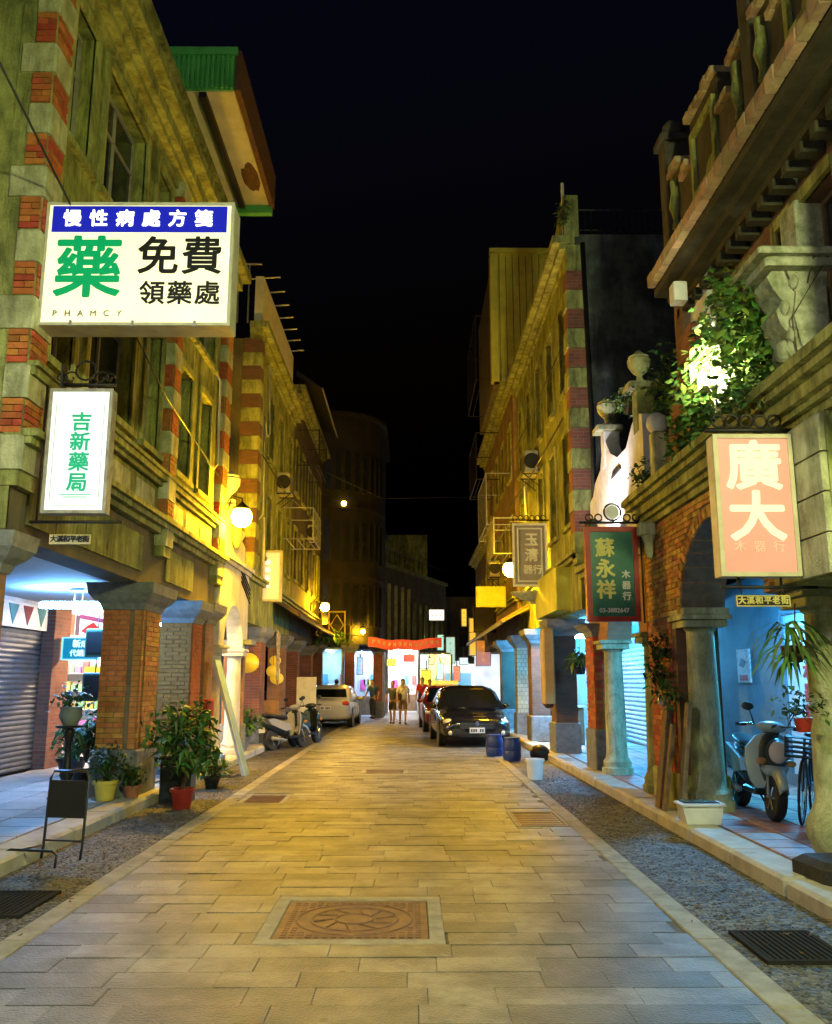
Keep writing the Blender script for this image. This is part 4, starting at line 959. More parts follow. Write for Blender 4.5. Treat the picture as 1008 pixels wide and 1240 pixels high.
MB().prism([(1.8, 2.1), (3.5, 2.1), (3.2, 2.75), (2.1, 2.75)], 'y', 50.1, 52).build('white_roof', EM('stall_white', (.75, .9, 1), .9), t)  # stall sheets glow in place of lamplight falling on them
for x in (1.95, 3.35): MB().box(x - .03, x + .03, 50.32, 50.38, 0, 2.1).build('post', steel, t)
MB().box(1.9, 3.4, 50.3, 51.9, .0, .95).build('counter', white_paint, t)
t = thing('market_tent', (4.2, 49, 0), 'pale white tent wall beside the blue stall', 'tent')
MB().prism([(3.5, 0), (4.9, 0), (4.9, 3.2), (4.3, 3.3), (3.5, 3.1)], 'y', 49, 49.1).build('front_sheet', EM('tent_sheet', (.75, .85, 1), .75, var=.5), t)  # tent sheet given a glow that stands in for light on it
MB().box(3.5, 4.9, 49.1, 51, 3.0, 3.1).build('roof_sheet', white_paint, t)
HE = thing('shophouse', (4, 64, 0), 'black silhouette house closing the far end of the street', 'house')
MB().box(-3, 14, 62, 70, 0, 7.5).build('wall', plaster_dk, HE)
for i in range(6): MB().box(1 + i * 1.2, 1.6 + i * 1.2, 61.95, 61.99, 4, 5.8).build('window', glass, HE)
MB().box(1, 12, 61.9, 61.97, .2, 2.8).build('shop_front', EM('end_shopfront', (.9, .95, 1), 1.2, var=.6), HE)

# ------------------------------------------------------------ RIGHT side
XR = 3.2
H0R = thing('shophouse', (3.3, -4, 0), 'plain stone shophouse next before the stone column house', 'house')
MB().box(3.25, 8, -9, 4.8, 3.0, 8).build('upper_wall', plaster, H0R); MB().box(5.6, 8, -9, 4.7, .1, 3.0).build('back_wall', white_pl, H0R)
for y in (-6, -1.5, 2.5): pillar(H0R, 3.3, 3.85, y, y + .6, .12, 3.0, None, brick_tan)

# R1: brick arch house with stone columns, ivy terrace and deep eaves
K1 = thing('arcade_house', (3.3, 8.5, 0), 'old brick house with round arch, stone columns, ivy terrace and deep tiled eaves', 'house')
aw, apts = arch_wall(K1, 'arch_wall', mortar_m, 3.32, 3.85, 8.15, 10.75, 2.42, 1.0, 3.72, 7.7, 12.3)
MB().box(3.32, 3.85, 11.05, 12.3, .12, 2.419).build('brick_pier', brick_dk, K1)
def above_arch(y, z):
    if 8.0 < y < 10.9:
        u = (y - 9.45) / 1.45; return z > 2.42 + 1.16 * math.sqrt(max(0, 1 - u * u))
    return True
bricks(aw, K1, 'x', 9.4, 12.28, 2.44, 3.70, 3.32, -1, brick_y, brick_yi, keep=above_arch, budget=250)
bricks(aw, K1, 'x', 7.72, 9.4, 2.44, 3.70, 3.32, -1, brick_y, brick_yi, keep=above_arch, budget=250)
vs = MB()
for i in range(30):                                     # arch ring bricks
    a0, a1 = PI * i / 30 + .012, PI * (i + 1) / 30 - .012
    def P(a, k): return (9.45 - (1.3 + k) * math.cos(a), 2.42 + (1.0 + k) * math.sin(a))
    MB().prism([P(a0, .0), P(a1, .0), P(a1, .13), P(a0, .13)], 'x', 3.295, 3.84).build('arch_brick', brick_y, aw)
bricks(aw, K1, 'x', 11.2, 12.28, .5, 2.42, 3.32, -1, brick_o, M('red_bricks_mass', (.36, .13, .06), .85, (.25, .08, .04), 9, .4, 150, island=.3), budget=300)
MB().cbox(3.28, 3.88, 11.0, 12.32, .12, .5, .02).build('pier_base', stone, aw)
column(K1, 3.58, 10.92, .12, 2.42, .175, stone_lt)
column(K1, 3.74, 7.92, .12, 2.42, .19, stone_lt, bulb=True)
MB().cbox(3.3, 3.86, 10.62, 11.22, 2.424, 2.5, .01).build('impost', stone_lt, K1)
pb = MB().box(3.25, 3.9, 6.6, 7.68, 2.425, 3.72).build('corner_pier', stone, K1)
for r in range(4):
    for q in range(2):
        y = 6.62 + q * .53 + (.0 if r % 2 else .0)
        MB().cbox(3.2, 3.3, y, y + .52, 2.44 + r * .32, 2.44 + r * .32 + .31, .012).build('stone_block', stone_lt, pb)
        MB().cbox(3.31 + q * .3, 3.6 + q * .3, 6.57, 6.62, 2.44 + r * .32, 2.44 + r * .32 + .31, .012).build('stone_block', stone_lt, pb)
MB().box(3.35, 3.9, 3, 6.6, 2.9, 3.72).build('near_fascia', stone, K1)
e = MB(); mould(e, 1, 3.3, 3, 12.2, [(.04, 3.72, 3.8), (.1, 3.8, 3.86), (.16, 3.86, 3.98), (.24, 3.98, 4.05), (.3, 4.05, 4.14)]); e.build('entablature', stone, K1)
for y in (7.3, 11.7): 
    MB().cbox(3.08, 3.3, y - .1, y + .1, 3.56, 3.74, .02).build('corbel', stone_lt, K1)
    sm(MB().lathe([(.03, 0), (.05, .06), (.06, .2), (.09, .26), (.1, .3)], (3.22, y, 3.255), 14).build('corbel_drop', stone_lt, K1))
# terrace, upper wall, eaves
MB().box(3.3, 6.4, 3, 12.2, 4.141, 4.2).build('terrace_floor', concrete, K1)
up = [(5.0, 6.2, 4.2, 6.1), (7.0, 8.2, 4.2, 6.1), (9.0, 10.2, 4.2, 6.1)]
m = MB(); wall_holes(m, 1, 3.74, 0, .3, 3, 11.0, 4.2, 6.9, up); m.build('upper_wall', brick_dk, K1)
for h in up: window(K1, 1, 3.74, h, fm=wood, sur=stone, sill=False)
MB().box(4.05, 7.5, 3, 11.0, 4.2, 7.1).build('house_body', plaster_dk, K1)
dk_st = M('dark_cornice_stone', (.05, .045, .025), .9, (.025, .022, .015), 3, .5, 45, streak=.6)  # cornice colour darkened so the ledge reads as in shade
mb = MB(); mould(mb, 1, 3.74, 3, 10.9, [(.06, 6.42, 6.52), (.16, 6.52, 6.6), (.3, 6.6, 6.7), (.46, 6.7, 6.8)]); mb.build('cornice', dk_st, K1)
for i in range(26): MB().cbox(3.5, 3.73, 3.2 + i * .3, 3.32 + i * .3, 6.3, 6.418, .01).build('dentil', dk_st, K1)
me = MB().cbox(-.05, .05, -.105, .105, 0, .16, .012).mesh('eave_tile', M('eave_tile_clay', (.46, .33, .2), .8, (.3, .2, .12), 8, .3, 90, rand=.3))
for i in range(36):
    o = put('eave_tile', me, K1); o.location = Vector((3.22, 3.15 + i * .22, 6.803)) - WORLD[K1.name]; o.rotation_euler = (0, random.uniform(-.06, .06), 0)
MB().prism([(3.2, 6.98), (3.6, 7.2), (3.6, 7.1), (3.28, 6.9)], 'y', 3, 10.95).build('eave_roof', M('dark_roof_tile', (.08, .07, .055), .85, (.05, .04, .03), 5, .4, 40), K1)
pz = MB(); me_c = MB().cbox(-.18, .18, -.1, .1, 0, .09, .012).mesh('coping_tile', MATS['eave_tile_clay'])
for (ya, yb) in ((3.0, 5.5), (5.7, 7.7), (7.9, 10.6)):
    w_ = yb - ya
    for (f0, f1, zt_) in ((0, .18, 8.15), (.18, .32, 7.85), (.32, .68, 8.4), (.68, .82, 7.85), (.82, 1, 8.15)):
        y0_, y1_ = ya + w_ * f0 + .002, ya + w_ * f1 - .002
        pz.box(3.45, 3.7, y0_, y1_, 7.0, zt_)
        nt = max(2, int((y1_ - y0_) / .16))
        for i in range(nt):
            o = put('coping_tile', me_c, K1); o.location = Vector((3.55 + random.uniform(-.02, .02), y0_ + (y1_ - y0_) * (i + .5) / nt, zt_ + .002)) - WORLD[K1.name]; o.scale = (1, (y1_ - y0_) / nt / .21, 1); o.rotation_euler = (random.uniform(-.05, .05), random.uniform(-.06, .06), 0)
    c_ = (ya + yb) / 2
    fr_ = MB()
    for a_ in ((c_ - w_ * .15, c_ + w_ * .15, 7.3, 7.38), (c_ - w_ * .15, c_ + w_ * .15, 8.1, 8.18), (c_ - w_ * .15, c_ - w_ * .15 + .08, 7.38, 8.1), (c_ + w_ * .15 - .08, c_ + w_ * .15, 7.38, 8.1)): fr_.box(3.4, 3.449, *a_)
    fr_.build('parapet_panel_frame', stone, K1)
    for f0 in (.09, .91):
        sm(MB().lathe([(.06, 0), (.04, .12), (.085, .3), (.05, .5), (.06, .66)], (3.42, ya + w_ * f0, 7.35), 10).build('half_baluster', stone, K1))
unlit = M('unlit_dark_stone', (.11, .095, .07), .9, (.05, .045, .035), 2.2, .5, 45, streak=.6); pz.build('roof_parapet', unlit, K1)  # dark base colour stands in for the lack of light up here
for y0 in (3.9, 6.5, 9.0):
    sm(MB().lathe([(.0, -.05), (.16, -.04), (.2, 0), (.16, .04), (.1, .02), (.0, .02)], (3.44, y0, 7.35), 16, 'x').build('rosette', stone, K1))
for y in (10.7, 7.8, 5.6):
    MB().cbox(3.38, 3.75, y - .14, y + .14, 7.0, 8.75, .02).build('parapet_post', unlit, K1); MB().cbox(3.33, 3.8, y - .19, y + .19, 8.75, 8.85, .02).build('post_cap', unlit, K1); MB().ball((3.56, y, 8.98), .15).build('ball_finial', unlit, K1, True)
# brick buttress gable and ball topped posts on the terrace
MB().prism([(9.0, 4.2), (11.6, 4.2), (11.4, 4.6), (10.4, 5.9), (10.1, 5.95), (9.6, 4.9)], 'x', 3.42, 3.62).build('brick_gable', brick_red, K1)
for y, x, z in ((11.5, 3.36, 4.95), (8.7, 3.28, 5.3)):
    MB().cbox(x - .1, x + .1, y - .1, y + .1, 4.2, z, .02).build('terrace_post', white_pl if y < 10 else stone_lt, K1); MB().ball((x, y, z + .13), .15).build('ball_finial', white_pl, K1, True)
MB().prism([(10.1, 6.1), (10.6, 6.1), (10.6, 6.7), (9.6, 6.7)], 'x', 3.6, 3.68).build('eave_bracket', white_pl, K1)
MB().cbox(3.25, 3.42, 10.1, 10.3, 6.25, 6.5, .01).build('junction_box', white_paint, K1)
MB().cbox(3.5, 3.9, 10.6, 10.95, 4.2, 6.7, .02).build('end_post', brick_dk, K1)
# carved baroque parapet piece above the corner pier
carv = M('mossy_carved_stone', (.5, .5, .38), .85, (.2, .22, .12), 7, .8, 22, streak=.5, col3=(.12, .13, .07))
cp = MB().prism([(3.95, 4.14), (3.48, 4.14), (3.42, 4.24), (3.5, 4.36), (3.53, 4.5), (3.46, 4.62), (3.5, 4.76), (3.42, 4.88), (3.39, 5.0), (3.46, 5.1), (3.38, 5.22), (3.33, 5.34), (3.38, 5.4), (3.95, 5.4)], 'y', 7.62, 7.98).build('carved_pilaster', carv, K1)
MB().prism([(3.86, 4.3), (3.6, 4.3), (3.64, 4.5), (3.58, 4.7), (3.54, 4.95), (3.58, 5.2), (3.86, 5.25)], 'y', 7.58, 7.618).build('carved_panel', carv, cp)
MB().cbox(3.28, 4.0, 7.5, 8.1, 5.4, 5.5, .02).build('carved_cap', carv, cp); MB().cbox(3.2, 4.05, 7.45, 8.15, 5.5, 5.58, .02).build('carved_cap_top', carv, cp)
MB().cbox(3.65, 3.95, 7.62, 7.98, 5.58, 6.15, .02).build('pedestal', carv, cp)
urn(K1, 3.8, 7.8, 6.15, .5, carv)
for k in range(9): MB().ball((3.47 + .05 * (k % 3), 7.62 + .1 * (k % 2), 4.25 + k * .13), .06 + .025 * (k % 2), 10, 6, .8, 1.2, 1.3).build('carved_boss', carv, cp, True)
for k in range(0): MB().tube([(3.4 - .05 * (k % 2) + .11 * (1 - j / 16) * math.cos(j * .6), 6.69, 4.35 + k * .27 + .12 * (1 - j / 16) * math.sin(j * .6)) for j in range(14)], .028, 6).build('carved_scroll', stone_lt, cp, True)
# arcade interior of R1/R2
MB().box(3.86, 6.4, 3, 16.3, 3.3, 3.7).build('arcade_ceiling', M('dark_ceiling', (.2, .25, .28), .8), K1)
MB().box(5.6, 5.8, 13.4, 16.3, .1, 3.3).build('back_wall', arc_wall, K1); MB().box(5.6, 5.8, 3, 9.0, .1, 3.3).build('back_wall', arc_wall, K1)
MB().box(5.6, 5.8, 9.0, 13.4, 2.75, 3.3).build('door_lintel', arc_wall, K1)
frosted = M('frosted_door_glass', (.5, .62, .66), .3, (.42, .55, .6), 2, 0, 10, spec=.5)
for k in range(4):
    y0 = 9.05 + k * 1.08; d_ = MB()
    for a in ((y0, y0 + .1, .1, 2.75), (y0 + .96, y0 + 1.06, .1, 2.75), (y0 + .1, y0 + .96, .1, .3), (y0 + .1, y0 + .96, 2.6, 2.75)): d_.box(5.58, 5.66, a[0], a[1], a[2], a[3])
    dd = d_.build('door', M('blue_grey_door_frame', (.1, .16, .2), .5), K1)
    MB().box(5.61, 5.63, y0 + .1, y0 + .96, .3, 2.6).build('pane', frosted, dd)
    MB().tube([(5.55, y0 + .9, 1.0), (5.55, y0 + .9, 1.3)], .012, 6).build('handle', chrome, dd)
for i, ch in enumerate('木器行'):
    o = text(K1, ch, .26, 5.6, 12.55, 1.75 - i * .3, M('red_letters', (.5, .03, .03), .6), bold=.012); o.rotation_euler = (R(90), 0, R(-90))
ceiling_lamp(4.9, 11.8, 3.3, 'cold blue white ceiling lamp behind the round arch', cool_sm, .5, .2)
t = tag(MB().box(5.57, 5.598, 14.6, 15.15, 1.6, 2.15).build('wall_poster', M('poster_paper', (.6, .62, .62), .7, (.35, .4, .42), 9, 0, 10, lo=.5, hi=.6)), 'small white poster on the teal arcade wall', 'poster')
MB().box(5.565, 5.569, 14.7, 15.05, 1.63, 1.72).build('red_print', M('print_red', (.5, .04, .06), .7), t); MB().prism([(14.75, 1.95), (14.95, 2.0), (15.05, 1.88), (14.85, 1.84)], 'x', 5.565, 5.569).build('grey_print', M('print_grey', (.12, .14, .16), .7), t)

# R2: low brick house with the white gable
K2 = thing('arcade_house', (3.2, 14.2, 0), 'low brick house with floodlit white gable and urns behind the green sign', 'house')
arch_wall(K2, 'arch_wall', brick_tan, 3.3, 3.7, 12.75, 14.8, 2.3, .7, 3.4, 12.32, 16.35)
column(K2, 3.42, 15.0, .12, 2.3, .155, stone_lt); column(K2, 3.45, 12.6, .12, 2.3, .14, stone)
pk = pillar(K2, 3.2, 3.62, 15.55, 16.3, .12, 2.6, None, mortar_m, zbase=.8, capz=.2, faces=[('x', 3.222, -1, 15.57, 16.28), ('y', 15.572, -1, 3.22, 3.6)], bmat=brick_o)
b = MB(); mould(b, 1, 3.3, 12.32, 16.35, [(.05, 3.4, 3.5), (.14, 3.5, 3.6), (.22, 3.6, 3.7)]); b.build('belt_course', stone, K2)
MB().prism([(12.4, 3.7), (16.3, 3.7), (16.3, 4.95), (16.0, 5.0), (15.8, 5.2), (15.3, 5.35), (15.1, 5.7), (14.8, 5.75), (14.5, 5.45), (14.0, 5.25), (13.4, 5.25), (13.0, 5.5), (12.7, 5.6), (12.4, 5.5)], 'x', 3.4, 3.62).build('gable', white_pl, K2)
b = MB(); mould(b, 1, 3.42, 12.4, 16.3, [(.04, 4.3, 4.36)]); b.build('gable_string', white_pl, K2)
MB().prism([(13.75, 5.0), (14.4, 4.98), (14.3, 5.08), (13.9, 5.09)], 'x', 3.375, 3.4).build('carved_relief', iron, K2)
for y in (14.95, 12.7):
    MB().cbox(3.38, 3.66, y - .14, y + .14, 5.3, 5.95, .02).build('gable_post', white_pl if y > 14 else stone, K2); MB().cbox(3.25, 3.71, y - .22, y + .22, 5.95, 6.05, .02).build('post_cap', stone_lt, K2)
    urn(K2, 3.48, y, 6.05, .55, stone_lt)
MB().box(4.6, 7, 12.3, 16.35, 3.3, 5.6).build('set_back_wall', plaster_dk, K2)
MB().box(3.7, 4.6, 12.3, 16.35, 3.3, 3.72).build('terrace_floor', concrete, K2)
tl = thing('floodlight', (3.1, 14.0, 4.0), 'small black floodlight aimed at the white gable', 'floodlight')
MB().cbox(2.86, 3.0, 13.85, 14.2, 4.0, 4.2, .02).build('housing', black_p, tl); MB().tube([(2.98, 14.0, 4.05), (3.25, 14.0, 3.68)], .016, 5).build('bracket', iron, tl)
MB().box(2.99, 3.005, 13.88, 14.17, 4.03, 4.17).build('lens', lens_w, tl)
def spot(nm, loc, aim, w, col, size, parent, rad=.08):
    l_ = bpy.data.lights.new(nm, 'SPOT'); l_.energy = w; l_.color = col; l_.spot_size = R(size); l_.spot_blend = .5; l_.shadow_soft_size = rad
    o = bpy.data.objects.new(nm, l_); COL.objects.link(o); o.parent = parent
    o.location = Vector(loc) - WORLD[parent.name]; o.rotation_euler = (Vector(aim) - Vector(loc)).to_track_quat('-Z', 'Y').to_euler()
spot('flood_beam', (2.95, 14.0, 4.25), (3.5, 14.3, 5.0), 150, (.88, .88, 1), 150, tl)

# R3: tall house with black stained side wall and quoins
K3 = street_house(1, 3.2, 16.45, 25.5, 'tall olive house with brick quoins and black stained windowless side wall', plaster, [4.7, 7.5], 3.95, 10.1, n=5, wh=1.9, ww=.8, fm=M('pale_frame', (.45, .42, .3), .7), body=.27)
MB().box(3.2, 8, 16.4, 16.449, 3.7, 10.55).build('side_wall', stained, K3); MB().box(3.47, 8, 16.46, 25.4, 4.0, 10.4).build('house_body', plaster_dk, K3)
p = MB().box(3.12, 3.5, 16.36, 16.75, 3.8, 10.3).build('pilaster', stone, K3)
z = 4.0; k = 0
while z < 9.6:
    if k % 2 == 0: MB().cbox(3.08, 3.52, 16.33, 16.77, z, z + .4, .012).build('quoin_stone', stone, p)
    else: MB().box(3.105, 3.51, 16.345, 16.76, z, z + .4).build('quoin_brickwork', brick_red, p)
    z += .41; k += 1
MB().prism([(16.36, 10.5), (18.6, 10.5), (16.75, 11.4), (16.36, 11.4)], 'x', 3.1, 3.4).build('gable_stub', stone, K3)
rl = MB()
for i in range(22): rl.tube([(3.3 + i * .13, 16.5, 10.55), (3.3 + i * .13, 16.5, 11.15)], .014, 4)
rl.tube([(3.2, 16.5, 11.15), (6.2, 16.5, 11.15)], .022, 5); rl.tube([(3.2, 16.5, 10.7), (6.2, 16.5, 10.7)], .016, 5)
for i in range(4): rl.tube([(3.3, 16.5 + i * .5, 10.5), (3.3, 16.5 + i * .5, 11.15)], .014, 4)
rl.build('roof_railing', iron, K3); MB().tube([(3.12, 16.5, 10.4), (3.12, 16.5, 11.75)], .035, 6).build('railing_post', white_paint, K3)
conduit([(3.45, 16.3, 10.3), (3.5, 16.3, 6), (3.45, 16.3, 4.2)], 'dark downpipe on the black stained side wall', .05, iron, 'downpipe')
for y in (19.2, 23.0): pillar(K3, 3.1, 3.6, y, y + .75, .12, 2.95, None, brick_dk, base_m=stone_dk, zbase=.75)
shutter(K3, 1, 5.55, 20.6, 25.2, .12, 2.7, alu, .11)
MB().box(5.58, 5.8, 16.35, 26, 2.7, 3.3).build('back_wall', arc_wall, K3); MB().box(5.58, 5.8, 16.35, 20.6, .1, 2.7).build('back_wall', arc_wall, K3)
ceiling_lamp(4.4, 22.3, 2.98, 'cold white ceiling lamp in the arcade behind the green sign', cool_sm, .5, .2)
ceiling_lamp(4.75, 20.4, 2.98, 'added cold ceiling lamp that brightens the roller shutter', cool_sm, .5, .2)  # lamp added to light the shutter slats
MB().cbox(2.9, 3.3, 17.6, 20.5, 3.02, 3.9, .03).build('painted_beam', yellow_sheet, K3)

# R4 with the yellow sheet rooftop room, cages and awnings
K4 = street_house(1, 3.1, 25.6, 36, 'dark amber lit house with yellow sheet metal rooftop room', M('brown_plaster', (.3, .2, .09), .9, (.18, .11, .05), 1.6, .3, 30, streak=.4), [4.9, 7.8], 4.0, 10.4, n=5)
yp = MB(); n = 16
for i in range(n): x0 = 2.6 + 3.4 * i / n; yp.box(x0, x0 + .19, 26, 26.04, 10.9, 15.1)
yp.build('yellow_sheet_wall', yellow_sheet, K4); MB().box(2.5, 6.1, 25.9, 26.2, 15.1, 15.25).build('sheet_flashing', yellow_sheet, K4); MB().box(2.6, 6, 26.05, 32, 10.8, 15.0).build('rooftop_room', plaster_dk, K4)
MB().cbox(2.5, 2.75, 25.9, 26.3, 10.8, 15.08, .02).build('corner_post', yellow_sheet, K4)
cage('rusty slanting window cage above the grey framed sign', 1, 3.1, 26.2, 29.4, 6.3, 7.9, .8, steel, 8)
cage('steel window cage high under the yellow sheet wall', 1, 3.1, 30, 33.5, 8.6, 10.3, .8, iron, 8)
cage('dark steel window cage on the upper floor below the rooftop room', 1, 3.1, 27, 31, 11.2, 13.4, 1.0, iron, 8)
cage('amber lit low window cage beside the yellow sign', 1, 3.1, 24.0, 26.0, 5.1, 6.1, .8, steel, 8)
awning('brown sheet awning along the amber lit house', 1, 3.15, 23.5, 38, 3.55, .75, MATS['brown_tin'])
pillar(K4, 3.1, 3.6, 26.1, 26.8, .12, 2.95, None, BRICK('green_white_tiles', (.5, .55, .42), (.45, .5, .38), (.16, .2, .14), .12, .12), base_m=stone_dk); pillar(K4, 3.0, 3.6, 29.5, 30.3, .12, 2.95, None, M('dark_green_pillar', (.05, .07, .05), .6))
MB().box(5.6, 5.8, 26, 40, .1, 3.2).build('back_wall', white_pl, K4)
ceiling_lamp(4.4, 28.5, 2.98, 'cold white ceiling lamp behind the tiled pillar', cool_sm, .5, .2)
K5 = street_house(1, 3.4, 36.2, 46, 'dark far house past the orange and red signs', streaked, [4.6], 4.0, 7.4, n=5)
# ------------------------------------------------------------ hanging signs
pink = EM('pink_sign_face', (1, .3, .24), .3, (.5, .27, .22), .45); palet = EM('pale_sign_letters', (.85, 1, .7), .36, (.6, .66, .45))
cream_cs = M('cream_painted_casing', (.62, .55, .38), .5, (.48, .42, .28), 5, .1, 60)
T = lightbox('hanging_sign', 'large faded pink lit sign with two pale characters beside the ivy terrace', 2.53, 3.19, 7.1, 2.46, 3.66, .16, cream_cs, pink, .035)
for i, ch in enumerate('廣大'): text(T, ch, .44, 2.86, 7.088, 3.36 - i * .43, palet, bold=.012, sx=1.1)
for i, ch in enumerate('木器行'): text(T, ch, .1, 2.70 + i * .16, 7.088, 2.70, EM('faint_letters', (1, .5, .35), .2, (.7, .5, .4)))
f = MB(); f.tube([(2.5, 7.18, 3.72), (3.35, 7.18, 3.72)], .02, 6); f.tube([(2.55, 7.18, 2.38), (3.35, 7.18, 2.38)], .015, 6); f.tube([(2.7, 7.18, 2.38), (2.7, 7.18, 2.47)], .012, 5); f.tube([(3.05, 7.18, 2.38), (3.05, 7.18, 2.47)], .012, 5); f.build('iron_rails', iron, T, True)
f = MB()
for k in range(5): f.tube([(2.62 + k * .12 + .055 * math.cos(j * PI / 6), 7.18, 3.80 + .055 * math.sin(j * PI / 6)) for j in range(12)], .012, 5, closed=True)
f.build('iron_scrolls', iron, T, True)
plate(2.66, 3.1, 7.15, 2.22, 2.31, 'black and gold street name plate hung under the faded pink sign', False)
grn = M('dark_green_sign', (.01, .11, .07), .3, (.02, .18, .13), 2.5, 0, 10, coat=.4); redf = M('red_sign_frame', (.4, .03, .02), .4); gold_t = M('gold_letters', (.8, .72, .2), .5); wht_t = M('white_letters', (.8, .8, .75), .5)
T = thing('hanging_sign', (2.78, 12, 2.45), 'dark green sign with red frame and yellow characters on the low brick house', 'sign')
MB().cbox(2.43, 3.12, 12.0, 12.07, 2.45, 3.70, .01).build('board', grn, T)
f = MB()
for a in ((2.41, 3.14, 2.42, 2.49), (2.41, 3.14, 3.66, 3.73), (2.41, 2.48, 2.49, 3.66), (3.07, 3.14, 2.49, 3.66)): f.box(a[0], a[1], 11.97, 12.09, a[2], a[3])
f.build('frame', redf, T)
for i, ch in enumerate('蘇永祥'): text(T, ch, .27, 2.68, 11.988, 3.42 - i * .29, gold_t, bold=.009)
for i, ch in enumerate('木器行'): text(T, ch, .12, 2.96, 11.988, 3.06 - i * .15, wht_t, bold=.004)
text(T, '03-3882647', .085, 2.78, 11.988, 2.57, wht_t, bold=.003)
f = MB(); f.tube([(2.35, 12.04, 3.80), (3.32, 12.04, 3.80)], .018, 6); f.tube([(3.2, 12.04, 2.4), (3.2, 12.04, 3.8)], .014, 6); f.build('iron_rail', iron, T, True)
f = MB(); f.tube([(2.82 + .12 * math.cos(j * PI / 10), 12.04, 3.95 + .12 * math.sin(j * PI / 10)) for j in range(20)], .015, 5, closed=True)
for sg in (-1, 1):
    for q in (.2, .33): f.tube([(2.82 + sg * q + .05 * math.cos(j * PI / 6), 12.04, 3.87 + .05 * math.sin(j * PI / 6)) for j in range(12)], .012, 5, closed=True)
f.build('iron_scrolls', iron, T, True); MB().lathe([(.1, 0), (.1, .012)], (2.82, 12.03, 3.95), 16, 'y').build('round_disc', white_paint, T)
T = thing('hanging_sign', (2.75, 20.0, 3.75), 'grey white framed sign with white characters beside the glaring lamp', 'sign')
MB().cbox(2.34, 3.14, 20, 20.08, 3.75, 5.22, .01).build('board', M('grey_sign_board', (.3, .27, .28), .5, (.24, .21, .2), 3, .05, 30), T)
f = MB()
for o_, w in ((0, .05), (.11, .03)):
    a0, a1, b0, b1 = 2.34 + o_, 3.14 - o_, 3.75 + o_, 5.22 - o_
    for a in ((a0, a1, b0, b0 + w), (a0, a1, b1 - w, b1), (a0, a0 + w, b0 + w, b1 - w), (a1 - w, a1, b0 + w, b1 - w)): f.box(a[0], a[1], 19.975, 19.999, a[2], a[3])
f.build('frame', white_paint, T)
for i, ch in enumerate('玉清'): text(T, ch, .32, 2.78, 19.99, 4.82 - i * .36, wht_t, bold=.01)
text(T, '器行', .22, 2.8, 19.99, 4.13, wht_t, bold=.006)
f = MB(); f.tube([(2.3, 20.04, 5.3), (3.25, 20.04, 5.3)], .02, 6)
for k in range(6): f.tube([(2.42 + k * .13 + .055 * math.cos(j * PI / 6), 20.04, 5.36 + .055 * math.sin(j * PI / 6)) for j in range(12)], .014, 5, closed=True)
f.build('iron_bracket', iron, T, True)
t = thing('shallow_basin', (2.95, 20.6, 3.5), 'shallow stone bracket bowl under the grey framed sign', 'bracket')
MB().lathe([(.08, 0), (.3, .08), (.5, .18), (.52, .22), (.46, .22)], (2.85, 20.6, 3.46), 18).build('bowl', stone_lt, t, True); MB().box(2.8, 3.2, 20.55, 20.65, 3.4, 3.5).build('arm', stone_lt, t)
T = lightbox('hanging_sign', 'small plain yellow sign below the amber lit window cage', 2.0, 2.92, 27.0, 3.86, 4.5, .1, yellow_sheet, M('yellow_sign_face', (.75, .62, .03), .5, (.65, .52, .03), 4, .05, 40), .04)
MB().box(2.92, 3.12, 27.02, 27.06, 4.1, 4.16).build('arm', iron, T)
T = lightbox('hanging_sign', 'faded pink cream lit sign hanging from the narrow stone house', -3.98, -3.26, 22.0, 3.58, 4.88, .14, cream_cs, EM('salmon_face', (1, .55, .25), .5, (.7, .5, .35), .2), .06)
for i in range(4): MB().box(-3.68, -3.56, 21.988, 21.991, 4.52 - i * .2, 4.64 - i * .2).build('worn_character', EM('worn_white', (1, .9, .7), .8), T)
MB().box(-4.1, -3.98, 22.02, 22.08, 4.8, 4.86).build('arm', steel, T); MB().box(-4.1, -3.98, 22.02, 22.08, 3.6, 3.66).build('arm', steel, T)
t = thing('wall_sign_box', (3.05, 19.0, 1.5), 'blank tan vertical box fixed to the dark brick pillar', 'sign box')
MB().cbox(2.84, 3.08, 19.0, 19.5, 1.15, 2.75, .03).build('cabinet', M('tan_box', (.5, .36, .14), .6, (.4, .28, .1), 3, .1, 40), t); sm(MB().lathe([(.05, 0), (.1, .04), (.12, .1)], (2.96, 19.25, 1.05), 14).build('bottom_cap', rust, t))
t = lightbox('hanging_sign', 'dark square noticeboard past the yellow sign', 2.2, 3.0, 31, 3.3, 4.3, .1, iron, M('notice_dark', (.09, .08, .04), .6), .05)

# floodlight on the ivy
tl = thing('floodlight', (3.05, 8.75, 4.2), 'square floodlight glaring on the ivy terrace edge', 'floodlight')
MB().cbox(3.02, 3.22, 8.6, 8.82, 4.62, 4.82, .02).build('housing', M('flood_grey', (.45, .42, .3), .5), tl); MB().tube([(3.12, 8.7, 4.62), (3.3, 8.7, 4.15)], .016, 5).build('bracket', iron, tl)
MB().box(3.225, 3.235, 8.62, 8.8, 4.64, 4.8).build('lens', EM('flood_lens', (1, .95, .65), 60), tl)
spot('flood_beam', (2.95, 8.5, 4.7), (3.6, 8.9, 5.0), 420, (1, .95, .6), 120, tl, .1)
spot('flood_beam', (3.2, 8.9, 4.9), (3.4, 6.9, 5.2), 110, (.9, 1, .7), 100, tl, .1)

